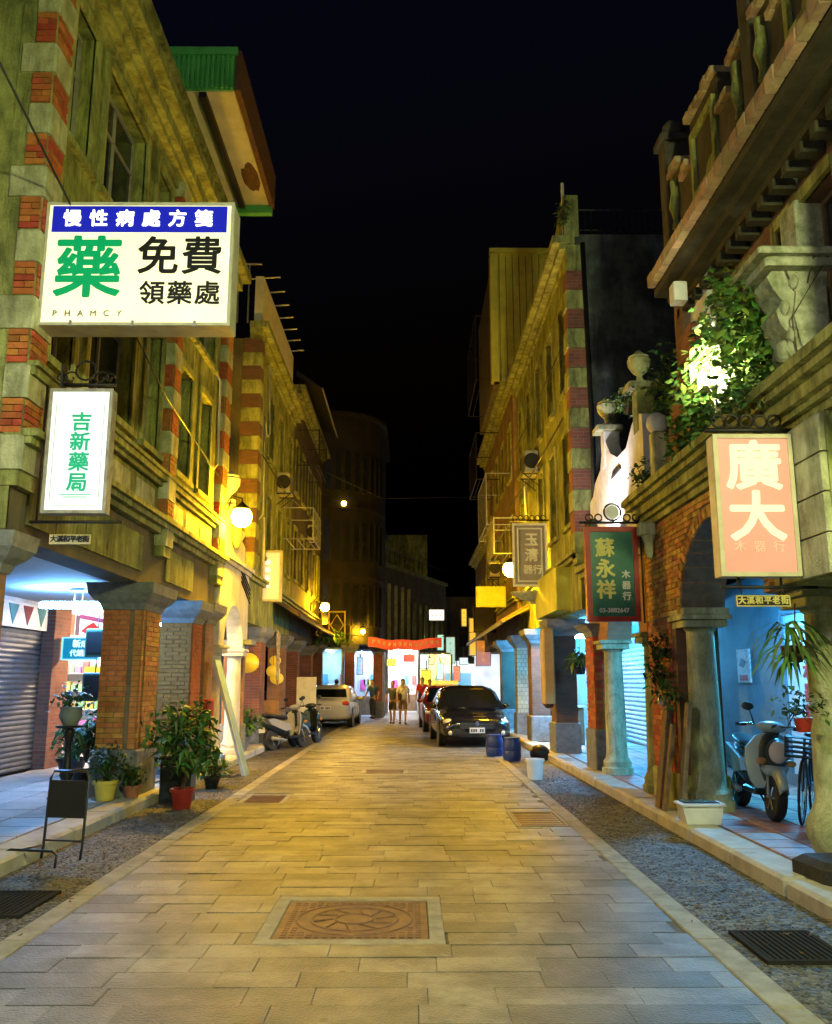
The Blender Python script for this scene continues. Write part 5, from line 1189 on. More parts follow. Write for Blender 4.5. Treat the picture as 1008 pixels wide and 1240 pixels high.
# ------------------------------------------------------------ plants
t = thing('ivy', (3.5, 8.8, 4.2), 'floodlit ivy mass spilling over the terrace above the faded pink sign', 'ivy')
def ivp(i):
    while True:
        y = random.uniform(7.9, 10.2); z = random.uniform(4.1, 6.1); x = random.uniform(3.02, 3.66)
        c = (y - 9.0) / 1.3; top = 5.55 - .5 * max(0, (y - 8.6)) - .2 * math.sin(y * 9)
        if z < top and abs(c) < 1.05 and random.random() < .9: return (x, y, z)
leaves(3200, ivp, .085, leaf_l, 'foliage', t, .25, 1.3)
st = MB()
for k in range(22):
    y = random.uniform(7.5, 9.8); st.tube([(3.6, y, 4.2), (3.5 + random.uniform(-.2, .3), y + random.uniform(-.3, .3), 4.9), (3.5 + random.uniform(-.2, .4), y + random.uniform(-.5, .5), 5.5)], .008, 4)
st.build('stems', stem_m, t)
def bush(nm, lab, c, r, n, mat=leaf_m, sz=.07, trunk=None, cat='plant'):
    t = thing(nm, (c[0], c[1], c[2] - r[2]), lab, cat)
    def f(i):
        a = random.uniform(0, 2 * PI); q = random.random() ** .45; z = random.uniform(-1, 1)
        k = math.sqrt(1 - z * z * .8); b = 1 + .3 * math.sin(3 * a + c[1]) * math.sin(4 * z)
        return (c[0] + r[0] * q * k * b * math.cos(a), c[1] + r[1] * q * k * b * math.sin(a), c[2] + r[2] * q * z)
    leaves(n, f, sz, mat, 'foliage', t)
    s_ = MB()
    for k in range(9):
        e = f(0); s_.tube([(c[0], c[1], c[2] - r[2] * 1.1), ((c[0] + e[0]) / 2, (c[1] + e[1]) / 2, c[2] - .2 * r[2]), e], [.015, .01, .004], 5)
    s_.build('stems', stem_m, t); return t
bush('terrace_shrub', 'upright green shrub growing beside the white gable urns', (3.75, 12.0, 5.75), (.35, .5, .75), 520, leaf_m, .06)
bush('terrace_shrub', 'bright green spray leaning out beside the gable urn', (3.35, 13.0, 5.9), (.3, .5, .2), 200, leaf_l, .05)
bush('terrace_shrub', 'small round shrub on the ledge above the green sign', (3.35, 11.95, 4.45), (.28, .32, .26), 260, leaf_m, .055)
bush('wall_weed', 'tuft of weeds on the roof corner by the railing', (3.1, 16.4, 11.0), (.15, .3, .3), 120, leaf_d, .06)
bush('ledge_plant', 'dark ivy tuft over the iron rail of the faded pink sign', (3.1, 7.5, 4.1), (.4, .5, .13), 260, leaf_d, .05)
bush('ledge_plant', 'green plant trailing over the awning of the dark house', (-3.3, 34.5, 3.3), (.9, 1.6, .3), 420, leaf_m, .1)
# fern baskets on the stone column
t = thing('hanging_fern', (3.3, 7.55, 1.9), 'long leaved fern hanging on the bulbous stone column', 'fern')
fr = MB()
for k in range(70):
    a = random.uniform(0, 2 * PI); L_ = random.uniform(.25, .5); c = Vector((3.26, 7.6, 2.0 + random.uniform(-.25, .12)))
    d = Vector((math.cos(a), math.sin(a) * .8, 0)); sd = Vector((-d.y, d.x, 0)) * .018
    pts = [c + d * L_ * q + Vector((0, 0, .22 * L_ * math.sin(q * 2.2) - .75 * L_ * q * q)) for q in (0, .33, .66, 1)]
    fr.add([pts[0] - sd * .5, pts[0] + sd * .5, pts[1] - sd, pts[1] + sd, pts[2] - sd, pts[2] + sd, pts[3]], [(0, 1, 3, 2), (2, 3, 5, 4), (4, 5, 6)])
tag(fr.build('fronds', leaf_l, t), kind='stuff'); sm(MB().lathe([(.06, 0), (.1, .05), (.11, .14)], (3.3, 7.62, 1.78), 14).build('basket', wood, t)); MB().tube([(3.33, 7.66, 1.92), (3.4, 7.75, 2.3)], .006, 4).build('wire', iron, t)
t = thing('hanging_pot', (3.28, 7.6, 1.2), 'small red pot with twiggy plant tied to the bulbous stone column', 'pot')
sm(MB().lathe([(.05, 0), (.075, .1), (.08, .12)], (3.3, 7.55, 1.2), 14).build('pot', red_pot, t)); leaves(120, lambda i: (3.29 + random.gauss(0, .1), 7.55 + random.gauss(0, .1), 1.42 + random.gauss(0, .07)), .04, leaf_d, 'foliage', t)
MB().tube([(3.3, 7.62, 1.3), (3.4, 7.7, 1.33)], .008, 4).build('wire', iron, t)

def pot(lab, x, y, z, r, h, mat, nm='potted_plant', grp=None):
    t = thing(nm, (x, y, z), lab, 'potted plant', grp)
    sm(MB().lathe([(r * .7, 0), (r * .95, h * .82), (r * 1.06, h * .82), (r * 1.08, h), (r * .95, h), (r * .9, h * .9)], (x, y, z), 20).build('pot', mat, t), 50)
    MB().lathe([(r * .9, h * .86), (r * .86, h * .9)], (x, y, z), 16).build('soil', soil, t); return t
def foliage(t, x, y, z, rx, rz, n, mat, sz, long=1.8, droop=.35, up=.2):
    def f(i):
        a = random.uniform(0, 2 * PI); q = random.random() ** .5; v = random.uniform(-1, 1); k = math.sqrt(max(0, 1 - v * v * .85)) * (1 + .25 * math.sin(3 * a + x * 3))
        return (x + rx * q * k * math.cos(a), y + rx * q * k * math.sin(a), z + rz * v * q)
    leaves(n, f, sz, mat, 'foliage', t, droop, long, up)
    s_ = MB()
    for k in range(10):
        e = f(0); s_.tube([(x, y, z - rz * 1.25), ((x + e[0]) / 2, (y + e[1]) / 2, z - rz * .2), e], [.014, .009, .004], 5)
    s_.build('stems', stem_m, t)
t = pot('bushy leafy plant in a red pot standing in the gutter', -3.0, 12.0, -.02, .155, .26, red_pot); foliage(t, -2.98, 12.0, .92, .47, .5, 620, leaf_m, .07, 2.2, .45)
tr = MB(); tr.tube([(-3.0, 12.0, .2), (-2.99, 12.01, .5), (-2.97, 11.99, .8)], [.025, .02, .015], 6); tr.build('stem', stem_m, t)
t = pot('fine leaved plant in a pale yellow pot by the brick pillar', -3.93, 11.75, .12, .15, .25, plastic_y); foliage(t, -3.93, 11.75, .58, .26, .24, 420, leaf_d, .035, 2.4, .2)
t = pot('small dark plant in an orange clay pot by the brick pillar', -3.66, 12.0, .12, .11, .16, terracotta); foliage(t, -3.66, 11.97, .42, .17, .15, 260, leaf_d, .035, 2.2, .2)
t = pot('spiky plant in a black trough by the shutter', -5.6, 15.0, .12, .24, .26, black_p); foliage(t, -5.6, 15.0, .62, .3, .26, 220, leaf_m, .06, 2.6, .4)
t = pot('tall spiky plant beside the black plant stand', -4.55, 12.6, .12, .16, .3, black_p); foliage(t, -4.5, 12.6, .95, .33, .35, 240, leaf_d, .06, 2.8, .5)
t = pot('red potted flower plant between the two brick pillars', -3.75, 14.1, .12, .15, .25, red_pot); foliage(t, -3.75, 14.1, .6, .25, .25, 240, leaf_l, .06, 1.9)
t = pot('low pale flowered plant in the gutter beside the blue board', -3.1, 14.2, -.02, .13, .18, black_p); foliage(t, -3.1, 14.2, .32, .28, .16, 200, leaf_l, .06, 1.9)
for k in range(6): MB().ball((-3.0 + random.gauss(0, .1), 14.15 + random.gauss(0, .08), .42 + random.gauss(0, .04)), .05, 8, 6).build('blossom', white_paint, t)
t = pot('leafy plant by the white column of the arched house', -3.75, 19.9, .12, .2, .3, stone_dk); foliage(t, -3.75, 19.9, .75, .4, .35, 300, leaf_m, .08, 1.9)
t = pot('leafy plant hanging by the dark brick pillar opposite', 3.35, 17.6, 1.75, .12, .15, black_p, 'hanging_plant'); foliage(t, 3.35, 17.6, 2.05, .28, .18, 200, leaf_l, .06, 2.4, .6); MB().tube([(3.35, 17.6, 1.9), (3.35, 17.6, 3.0)], .006, 4).build('wire', iron, t)
t = thing('planter_box', (3.15, 9.95, .12), 'white rectangular planter box on the kerb before the stone column', 'planter')
MB().prism([(2.94, .12), (3.30, .12), (3.34, .31), (2.90, .31)], 'y', 9.75, 10.0).build('box', plastic_w, t); MB().cbox(2.88, 3.36, 9.72, 10.03, .31, .335, .008).build('rim', plastic_w, t); MB().box(2.93, 3.31, 9.78, 9.98, .336, .345).build('soil', soil, t); leaves(50, lambda i: (random.uniform(2.95, 3.28), random.uniform(9.8, 9.96), .35), .025, leaf_m, 'foliage', t)
# leaning planks and hanging plants at the brick pier
for i, (x, y, wdt, ht, ln, m_) in enumerate(((3.22, 10.55, .14, 1.25, .10, wood_pale), (3.1, 10.95, .2, 1.35, .12, wood), (3.2, 11.3, .12, 1.15, .08, wood_pale), (3.06, 10.7, .1, 1.0, .1, wood))):
    m = MB(); m.prism([(x - ln, .12), (x - ln + .045, .12), (x + .1, .12 + ht), (x + .055, .12 + ht)], 'y', y, y + wdt)
    tag(m.build('leaning_plank', m_), ['pale narrow', 'dark wide', 'pale thin', 'short dark'][i] + ' wooden plank leaning against the brick pier', 'plank', 'planks leaning at the brick pier')
for k, (y, z, c) in enumerate(((11.4, 1.75, leaf_d), (11.0, 1.5, leaf_m), (11.25, 2.05, leaf_d))):
    t = thing('wall_plant', (3.22, y, z - .15), ['dark trailing', 'mid green', 'small upper'][k] + ' pot plant hung on the brick pier above the planks', 'plant')
    sm(MB().lathe([(.05, 0), (.08, .1)], (3.2, y, z - .12), 12).build('pot', black_p, t)); leaves(130, lambda i: (3.17 + random.gauss(0, .07), y + random.gauss(0, .1), z + random.gauss(0, .1)), .045, c, 'foliage', t, .5, 2)
t = tag(MB().ball((3.12, 11.1, 1.38), .06, 12, 8).build('white_float', plastic_w, None, True), 'small white ball hanging among the plants on the brick pier', 'ball')

# ------------------------------------------------------------ street things
t = thing('sign_stand', (-3.25, 8.6, 0), 'black tubular folding sign stand with dark board in the gutter', 'sign stand', rz=R(-12), world=False)
f = MB(); q = [(-.2, 0, 0), (-.2, .02, .1), (-.2, .06, .72), (-.17, .065, .78), (.17, .065, .78), (.2, .06, .72), (.2, .02, .1), (.2, 0, 0)]
f.tube(q, .013, 8); f.tube([(-.2, .02, .16), (.2, .02, .16)], .009, 6); f.build('front_frame', black_p, t, True)
f = MB(); f.tube([(-.36, -.36, 0), (-.36, -.34, .1), (-.3, -.32, .13), (.12, -.32, .13), (.18, -.34, .1), (.18, -.36, 0)], .012, 8); f.tube([(-.2, .0, .12), (-.2, -.33, .13)], .009, 6); f.build('foot_loop', black_p, t, True)
MB().cbox(-.195, .195, .03, .045, .36, .7, .004).build('board', M('stand_board', (.02, .018, .017), .5), t)
t = thing('plant_stand', (-4.55, 11.9, .12), 'black turned plant stand holding a grey pot by the pharmacy pillar', 'plant stand')
sm(MB().lathe([(.22, 0), (.22, .03), (.06, .06), (.05, .2), (.09, .3), (.05, .42), (.04, .7), (.07, .8), (.05, .9)], (-4.5, 11.9, .12), 14).build('stem', black_p, t)); MB().lathe([(.17, 0), (.18, .03)], (-4.5, 11.9, 1.02), 14).build('tray', black_p, t)
sm(MB().lathe([(.09, 0), (.15, .12), (.13, .2), (.15, .24)], (-4.5, 11.9, 1.05), 14).build('pot', M('grey_glaze', (.25, .28, .28), .4), t)); leaves(140, lambda i: (-4.5 + random.gauss(0, .1), 11.9 + random.gauss(0, .1), 1.42 + random.gauss(0, .09)), .05, leaf_d, 'foliage', t)
t = thing('dark_bin', (-3.35, 12.7, 0), 'dark green square bin behind the red potted bush', 'bin')
MB().cbox(-3.48, -3.05, 12.6, 12.95, -.02, .55, .03).build('body', M('bin_dark', (.02, .04, .045), .5), t); MB().cbox(-3.5, -3.03, 12.58, 12.97, .55, .6, .02).build('lid', black_p, t)
t = thing('leaning_board', (-3.2, 16.4, 0), 'tall pale blue board leaning on the white column', 'board')
m = MB(); m.prism([(-2.95, -.02), (-2.9, -.02), (-3.5, 2.0), (-3.55, 2.0)], 'y', 15.9, 16.35); m.build('sheet', M('cool_lit_sheet', (.3, .5, .68), .5), t); MB().prism([(-2.945, .0), (-2.895, -.0), (-3.495, 2.0), (-3.545, 2.0)], 'y', 15.85, 15.898).build('edge_trim', white_paint, t)  # pale blue base colour stands in for the cool light on the board
t = thing('green_crate', (-4.05, 15.2, 1.35), 'green plastic tub on a red table between the pillars', 'tub')
sm(MB().lathe([(.19, 0), (.23, .34), (.25, .34), (.25, .38)], (-3.92, 16.2, 1.3), 16).build('tub', M('green_plastic', (.02, .22, .08), .4), t)); MB().lathe([(.24, .38), (.2, .41)], (-3.92, 16.2, 1.3), 16).build('rim', white_paint, t)
t = thing('red_table', (-3.95, 16.2, .12), 'small red table under the green tub', 'table')
MB().cbox(-4.25, -3.62, 15.9, 16.5, 1.0, 1.3, .02).build('top', M('red_cloth', (.42, .03, .02), .7), t)
for x in (-4.2, -3.68):
    for y in (15.95, 16.45): MB().box(x - .02, x + .02, y - .02, y + .02, .12, 1.0).build('leg', iron, t)
t = thing('wood_display', (-3.9, 19.2, .12), 'wooden rack of round pale plates beside the white column', 'rack')
MB().box(-3.98, -3.94, 20.2, 20.9, .12, 2.1).build('panel', wood_pale, t)
for k in range(6): MB().lathe([(.11, 0), (.12, .02)], (-3.93, 20.38 + .3 * (k % 2), 1.2 + .3 * (k // 2)), 14, 'x').build('plate', stone_lt, t)
for k, (y, z, r) in enumerate(((21.2, 2.05, .28), (25.2, 1.9, .2), (25.9, 1.7, .2), (25.5, 2.2, .17))):
    t = thing('paper_lantern', (-3.9, y, z - r), ['big round yellow paper lantern by the brick pillar', 'yellow lantern lowest but one at the dark house shopfront', 'yellow lantern lowest at the dark house shopfront', 'small yellow lantern topmost at the dark house shopfront'][k], 'lantern')
    MB().ball((-3.9, y, z), r, 14, 8, 1, 1, .85).build('shade', EM('lantern_yellow', (1, .5, .02), .35, (.7, .5, .05), .4), t, True); MB().tube([(-3.9, y, z + r * .8), (-3.9, y, 2.95)], .006, 4).build('cord', iron, t)
t = tag(MB().prism([(24.0, 3.0), (24.6, 2.9), (24.45, 1.5), (24.1, 1.7)], 'x', -3.66, -3.63).build('hanging_cloth', M('printed_cloth', (.6, .5, .3), .8, (.3, .2, .08), 9, .1, 40, lo=.45, hi=.55)), 'patterned cream cloth hanging under the brown awning', 'cloth')
t = tag(MB().cbox(-3.5, -2.9, 27.3, 27.36, -.02, 1.75, .01).build('white_board', white_paint), 'plain pale board standing beside the cream car', 'board')
t = thing('shop_goods_stack', (-3.9, 25.6, .12), 'stack of orange wooden crates at the dark house shopfront', 'crates')
for k in range(5): MB().cbox(-4.2, -3.75, 25.0 + .5 * (k % 2), 25.45 + .5 * (k % 2), .12 + .33 * (k // 2), .44 + .33 * (k // 2), .01).build('crate', M('orange_wood', (.45, .22, .06), .7), t)
t = thing('water_bucket', (2.12, 15.5, -.02), 'white plastic bucket in the gutter by the brick pilaster', 'bucket')
sm(MB().lathe([(.125, 0), (.15, .3), (.165, .3), (.165, .34), (.14, .34), (.12, .05)], (2.12, 15.5, -.02), 20).build('body', plastic_w, t)); MB().tube([(2.12 + .16 * math.cos(a * PI / 8), 15.5 - .02, .28 + -.12 * math.sin(a * PI / 8)) for a in range(9)], .006, 4).build('handle', steel, t)
for i, (x, y, lab) in enumerate(((2.12, 19.0, 'dark blue plastic barrel nearer to the white bucket'), (1.85, 20.0, 'dark blue plastic barrel tucked against the black car'))):
    t = thing('plastic_barrel', (x, y, -.01), lab, 'barrel', 'blue barrels by the black car')
    sm(MB().lathe([(.17, 0), (.19, .06), (.195, .18), (.185, .2), (.195, .22), (.19, .36), (.16, .42), (.16, .44)], (x, y, -.01), 20).build('body', plastic_bl, t)); MB().lathe([(.17, 0), (.17, .03)], (x, y, .431), 18).build('lid', plastic_bl, t)
t = tag(MB().ball((2.75, 19.3, .1), .22, 14, 8, 1, 1, .9).build('rubbish_bag', black_p, None, True), 'black rubbish bag on the kerb behind the blue barrels', 'bag')
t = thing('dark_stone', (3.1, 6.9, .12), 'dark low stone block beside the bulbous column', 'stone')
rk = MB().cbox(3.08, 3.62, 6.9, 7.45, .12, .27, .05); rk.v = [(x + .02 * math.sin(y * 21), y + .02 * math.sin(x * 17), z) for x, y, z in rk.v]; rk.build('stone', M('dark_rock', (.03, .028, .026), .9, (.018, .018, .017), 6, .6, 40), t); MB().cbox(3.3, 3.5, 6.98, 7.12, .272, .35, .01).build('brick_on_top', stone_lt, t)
t = thing('low_cabinet', (3.9, 21.9, .12), 'red fronted shop cabinet in the arcade behind the pilaster', 'cabinet')
MB().cbox(3.75, 4.15, 21.5, 22.2, .12, 1.0, .02).build('body', wood, t); MB().box(3.78, 4.0, 21.48, 21.499, 1.02, 2.3).build('red_curtain', M('red_curtain', (.28, .02, .03), .8), t); MB().cbox(3.72, 4.2, 21.45, 22.25, 1.0, 1.04, .01).build('top', stone_lt, t)

# ------------------------------------------------------------ vehicles
def wheel(t, x, y, z, r, w, axis='x', spokes=5, rim=chrome):
    tw = sm(MB().lathe([(r * .62, -w / 2), (r * .93, -w / 2), (r, -w / 3), (r, w / 3), (r * .93, w / 2), (r * .62, w / 2)], (x, y, z), 24, axis).build('wheel', rubber, t))
    m = MB().lathe([(r * .63, -w * .4), (r * .63, w * .4)], (x, y, z), 20, axis)
    m.build('rim', M('rim_dark', (.2, .2, .2), .4, metal=.6), tw, True)
    m = MB()
    for k in range(spokes):
        a = 2 * PI * k / spokes
        for o_ in (-w * .45, w * .45):
            if axis == 'x': m.tube([(x + o_, y, z), (x + o_, y + r * .6 * math.cos(a), z + r * .6 * math.sin(a))], r * .07, 5)
    m.build('spokes', rim, tw); return tw
def car(lab, loc, rz, paint, front=True, taxi=False, cat='car'):
    """front of the car is at local -y"""
    t = thing('parked_car', loc, lab, cat, None, rz, world=False)
    st = [(-2.25, .30, .62, .60, .66), (-2.2, .24, .68, .72, .78), (-2.0, .2, .76, .81, .86), (-1.5, .18, .84, .85, .89), (-1.05, .18, .90, .86, .9), (-.5, .17, .94, .87, .9), (.3, .17, .96, .87, .9), (1.0, .18, .97, .86, .9), (1.5, .2, .99, .85, .89), (2.0, .24, 1.0, .8, .86), (2.2, .3, .96, .74, .8), (2.26, .38, .9, .66, .7)]
    rings = []
    for y, zb, zt, wt, wb in st:
        hm = zb + (zt - zb) * .45
        half = [(0, zb), (wb * .85, zb), (wb, zb + .12), (wb * 1.01, hm), (wb * .99, zt - .14), (wt * .95, zt - .03), (wt * .6, zt + .015), (0, zt + .03)]
        ring = [(x, y, z) for x, z in half] + [(-x, y, z) for x, z in reversed(half[1:-1])]
        rings.append(ring)
    body = MB().loft(rings).build('body', paint, t, True)
    sub = body.modifiers.new('sub', 'SUBSURF'); sub.levels = 1; sub.render_levels = 2
    gs = [(-1.25, .89, .8, .90), (-.5, .88, .66, 1.42), (.0, .88, .64, 1.5), (.8, .88, .64, 1.48), (1.3, .86, .64, 1.36), (1.8, .82, .72, 1.0)]
    rings = []
    for y, wb, wt, zt in gs: rings.append([(-wb, y, .9), (wb, y, .9), (wb * .93 + wt * .07, y, .9 + (zt - .9) * .3), (wt + .04, y, zt - (zt - .9) * .12), (wt * .7, y, zt), (0, y, zt + .012 * (zt > 1)), (-wt * .7, y, zt), (-wt - .04, y, zt - (zt - .9) * .12), (-wb * .93 - wt * .07, y, .9 + (zt - .9) * .3)])
    MB().loft(rings).build('cabin', paint, t, True)
    def pane(nm, *p): MB().quad(*p).build(nm, M('car_glass', (.004, .005, .006), .06, (.005, .006, .007), 2, 0, 10, spec=.3), t)
    o_ = .012
    pane('windscreen', (-.78, -1.2 - .02, .95), (.78, -1.2 - .02, .95), (.62, -.54 - .02, 1.4), (-.62, -.54 - .02, 1.4))
    pane('rear_window', (.7, 1.73 + .03, 1.06), (-.7, 1.73 + .03, 1.06), (-.62, 1.34 + .03, 1.34), (.62, 1.34 + .03, 1.34))
    for s_ in (-1, 1):
        for (a, b) in ((-.72, .1), (.16, 1.0)):
            za, zb_ = (1.06 if a < -.5 else 1.38), 1.38
            pane('side_window', (s_ * .885, a - .15 if a < -.5 else a, .95), (s_ * .885, b, .95), (s_ * .705, b, zb_), (s_ * (.705 if a > -.5 else .73), a + (.25 if a < -.5 else 0), zb_ - (.04 if a < -.5 else 0)))
        MB().ball((s_ * .98, -.72, .98), .1, 10, 6, 1, .6, .7).build('mirror', paint, t, True)
        h = MB().ball((s_ * .64, -2.03, .62), .17, 14, 8, 1.15, .9, .5).build('headlight', lens_w if front else lens_w, t, True)
        MB().ball((s_ * .66, 2.14, .84), .16, 14, 8, 1.1, .7, .65).build('tail_light', red_lens, t, True)
        MB().ball((s_ * .66, -2.2, .36), .06, 10, 6).build('fog_light', lens_w, t, True)
        for y in (-1.38, 1.36):
            wheel(t, s_ * .80, y, .31, .31, .2); MB().lathe([(.37, -.02), (.37, .02)], (s_ * .885, y, .33), 22, 'x').build('wheel_arch', black_p, t)
        MB().box(s_ * .9, s_ * .915, -.3, -.12, .78, .81).build('door_handle', chrome, t); MB().box(s_ * .9, s_ * .915, .75, .93, .8, .83).build('door_handle', chrome, t)
    MB().box(-.42, .42, -2.275, -2.2, .46, .6).build('grille', black_p, t)
    for k in range(3): MB().box(-.4, .4, -2.285, -2.277, .48 + k * .04, .487 + k * .04).build('grille_bar', chrome, t)
    MB().lathe([(.055, 0), (.06, .02)], (0, -2.3, .585), 14, 'y').build('badge', chrome, t)
    for y, z in ((-2.3, .36), (2.285, .62)):
        pl = MB().cbox(-.19, .19, y - .012, y + .012, z, z + .13, .003).build('number_plate', white_paint, t)
        for k in range(6):
            if k != 3: MB().box(-.155 + k * .055, -.12 + k * .055, y + (-.02 if y < 0 else .0125), y + (-.0125 if y < 0 else .02), z + .03, z + .1).build('plate_mark', black_p, pl)
    if taxi: MB().cbox(-.4, .4, .05, .35, 1.52, 1.64, .03).build('roof_sign', EM('roof_sign', (1, .6, .05), .7, (.6, .4, .05)), t)
    return t
car('glossy black sedan parked at the blue barrels', (1.52, 24.6, 0), R(3), black_pt)
car('cream sedan seen from behind parked beyond the scooters', (-2.95, 34.0, 0), R(178), silver_pt)
car('dark red car with lit yellow roof sign behind the black sedan', (1.25, 31.0, 0), R(2), red_pt, taxi=True)

def scooter(lab, loc, rz, c1, c2, lens=headlens, lean=R(6)):
    """front at local -y"""
    t = thing('motor_scooter', loc, lab, 'scooter', None, rz, world=False); t.rotation_euler = (0, lean, rz)
    def ell(y, z, rx, rz_, n=14, tilt=0): return [(rx * math.cos(2 * PI * i / n), y + tilt * rz_ * math.sin(2 * PI * i / n), z + rz_ * math.sin(2 * PI * i / n)) for i in range(n)]
    def blob(nm, rings, mat): return MB().loft(rings).build(nm, mat, t, True)
    wheel(t, 0, -.62, .24, .24, .11, spokes=6); wheel(t, 0, .62, .24, .24, .12, spokes=6)
    # fender
    m = MB(); rg = []
    for k in range(9):
        a = R(20 + k * 17); c = (0, -.62 - .29 * math.cos(a), .24 + .29 * math.sin(a)); w = .085 * (1 - .4 * abs(k - 4) / 4)
        rg.append([(-w, c[1], c[2] - .04), (-w * .6, c[1] - .025 * math.cos(a), c[2] + .03), (0, c[1] - .04 * math.cos(a), c[2] + .045), (w * .6, c[1] - .025 * math.cos(a), c[2] + .03), (w, c[1], c[2] - .04), (0, c[1], c[2])])
    m.loft(rg).build('front_fender', c1, t, True)
    f = MB()
    for s_ in (-.075, .075): f.tube([(s_, -.62, .24), (s_ * .8, -.5, .55)], .02, 6)
    f.build('fork', steel, t, True)
    # front shield: shell from nose to floor
    def hx(z0, w, y, d): return [(-w, y + d, z0), (-w * .7, y, z0), (0, y - d * .6, z0), (w * .7, y, z0), (w, y + d, z0), (w * .8, y + d + .05, z0), (0, y + d * .4 + .05, z0), (-w * .8, y + d + .05, z0)]
    MB().loft([hx(.40, .08, -.50, .04), hx(.5, .13, -.56, .07), hx(.62, .16, -.58, .09), hx(.78, .15, -.55, .09), hx(.9, .1, -.48, .06), hx(.95, .07, -.44, .03)]).build('nose_cowl', c2, t, True)
    for s_ in (-1, 1):
        lg = MB(); pts = [(.05, -.46, .93), (.17, -.40, .88), (.25, -.33, .74), (.24, -.31, .55), (.18, -.33, .38), (.13, -.36, .30), (.05, -.44, .34)]
        fr_ = [(s_ * x, y, z) for x, y, z in pts]; bk = [(s_ * x, y + .05, z) for x, y, z in pts]
        lg.loft([fr_, bk]); sm(lg.build('leg_shield', c1, t))
    MB().loft([hx(.47, .1, -.60, .05), hx(.53, .15, -.62, .08), hx(.58, .14, -.61, .08)]).build('chin_panel', c1, t, True)
    sd = [( -.225, .42), (.225, .42)]
    MB().ball((0, -.63, .735), .125, 18, 10, 1, .6, 1.15).build('headlight_rim', c2, t, True)
    MB().ball((0, -.655, .735), .11, 18, 10, 1, .6, 1.15).build('headlight', lens, t, True)
    for s_ in (-1, 1): MB().ball((s_ * .16, -.60, .62), .05, 10, 6, 1.2, .6, .8).build('turn_signal', M('amber_lens', (.6, .3, .1), .3), t, True)
    MB().ball((0, -.40, .99), .13, 16, 8, 1.3, .9, .55).build('handlebar_cover', c1, t, True)
    b = MB(); b.tube([(-.34, -.3, .99), (-.2, -.38, 1.0), (.2, -.38, 1.0), (.34, -.3, .99)], .014, 6); b.build('handlebar', chrome, t, True)
    for s_ in (-1, 1):
        MB().tube([(s_ * .26, -.345, .995), (s_ * .36, -.285, .988)], .019, 8).build('grip', black_p, t, True)
        MB().tube([(s_ * .22, -.4, 1.02), (s_ * .36, -.42, 1.0)], .007, 5).build('brake_lever', chrome, t)
        mm = MB().tube([(s_ * .18, -.38, 1.0), (s_ * .25, -.4, 1.16)], .007, 5).build('mirror', black_p, t); MB().ball((s_ * .27, -.4, 1.2), .06, 12, 8, 1.2, .35, .8).build('mirror_glass', c2, mm, True)
    MB().cbox(-.16, .16, -.42, .06, .24, .31, .02).build('floorboard', black_p, t)
    blob('body', [ell(-.02, .36, .1, .12), ell(.1, .48, .17, .2), ell(.35, .55, .2, .2), ell(.62, .6, .18, .16), ell(.85, .64, .1, .1), ell(.92, .66, .04, .04)], c2)
    for s_ in (-1, 1): sm(MB().prism([(.02, .46), (.1, .6), (.35, .66), (.7, .74), (.92, .72), (.8, .6), (.5, .5), (.25, .42)], 'x', s_ * .1, s_ * .2).build('side_panel', c1, t))
    blob('seat', [ell(-.02, .72, .06, .03), ell(.08, .75, .13, .06), ell(.35, .76, .15, .055), ell(.65, .81, .14, .06), ell(.82, .83, .08, .04)], black_p)
    MB().ball((0, .9, .7), .06, 10, 6, 1.5, .5, .8).build('tail_light', red_lens, t, True)
    MB().tube([(-.13, .3, .22), (-.15, .75, .28)], .045, 8).build('exhaust', steel, t, True)
    MB().cbox(-.09, .09, .93, .945, .42, .54, .004).build('number_plate', white_paint, t)
    MB().tube([(.05, .15, .24), (.2, .1, .0)], .012, 5).build('kick_stand', iron, t)
    return t
scooter('teal grey scooter with round cream headlamp behind the stone column', (4.02, 10.62, .122), R(-4), sc_teal, sc_dark)
scooter('silver and black scooter beside the brick pillar with grey stone base', (-3.05, 22.3, -.01), R(150), M('silver_scooter_paint', (.34, .33, .31), .3, (.28, .27, .25), 3, 0, 10, coat=.4), sc_dark)
scooter('dark scooter parked behind the silver and black one', (-2.75, 23.7, -.01), R(158), sc_dark, sc_dark)
scooter('dark scooter under the arcade behind the tiled pillar', (3.75, 25.2, .122), R(10), sc_dark, sc_dark)
scooter('blue grey scooter before the corner shop', (-3.1, 37.6, .0), R(40), sc_teal, sc_dark)
MB_b = thing('bicycle', (4.42, 10.2, .122), 'dark bicycle leaning behind the teal grey scooter', 'bicycle', None, R(-30), world=False); MB_b.rotation_euler = (0, R(5), R(-30))
for y in (-.5, .52):
    w = MB().tube([(0, y + .33 * math.cos(k * PI / 16), .34 + .33 * math.sin(k * PI / 16)) for k in range(32)], .016, 6, closed=True).build('wheel', rubber, MB_b, True)
    m = MB(); m.tube([(0, y + .3 * math.cos(k * PI / 16), .34 + .3 * math.sin(k * PI / 16)) for k in range(32)], .009, 5, closed=True)
    for k in range(14): m.tube([(0, y, .34), (0, y + .3 * math.cos(k * PI / 7), .34 + .3 * math.sin(k * PI / 7))], .002, 3)
    m.build('rim', chrome, w)
m = MB()
for a, b in (((0, -.4, .8), (0, .08, .35)), ((0, -.38, .72), (0, .2, .78)), ((0, .08, .35), (0, .22, .85)), ((0, .08, .35), (0, .52, .34)), ((0, .2, .75), (0, .52, .34)), ((0, -.38, .9), (0, -.5, .34))): m.tube([a, b], .016, 6)
m.build('frame', M('bike_blue', (.03, .06, .1), .4), MB_b, True)
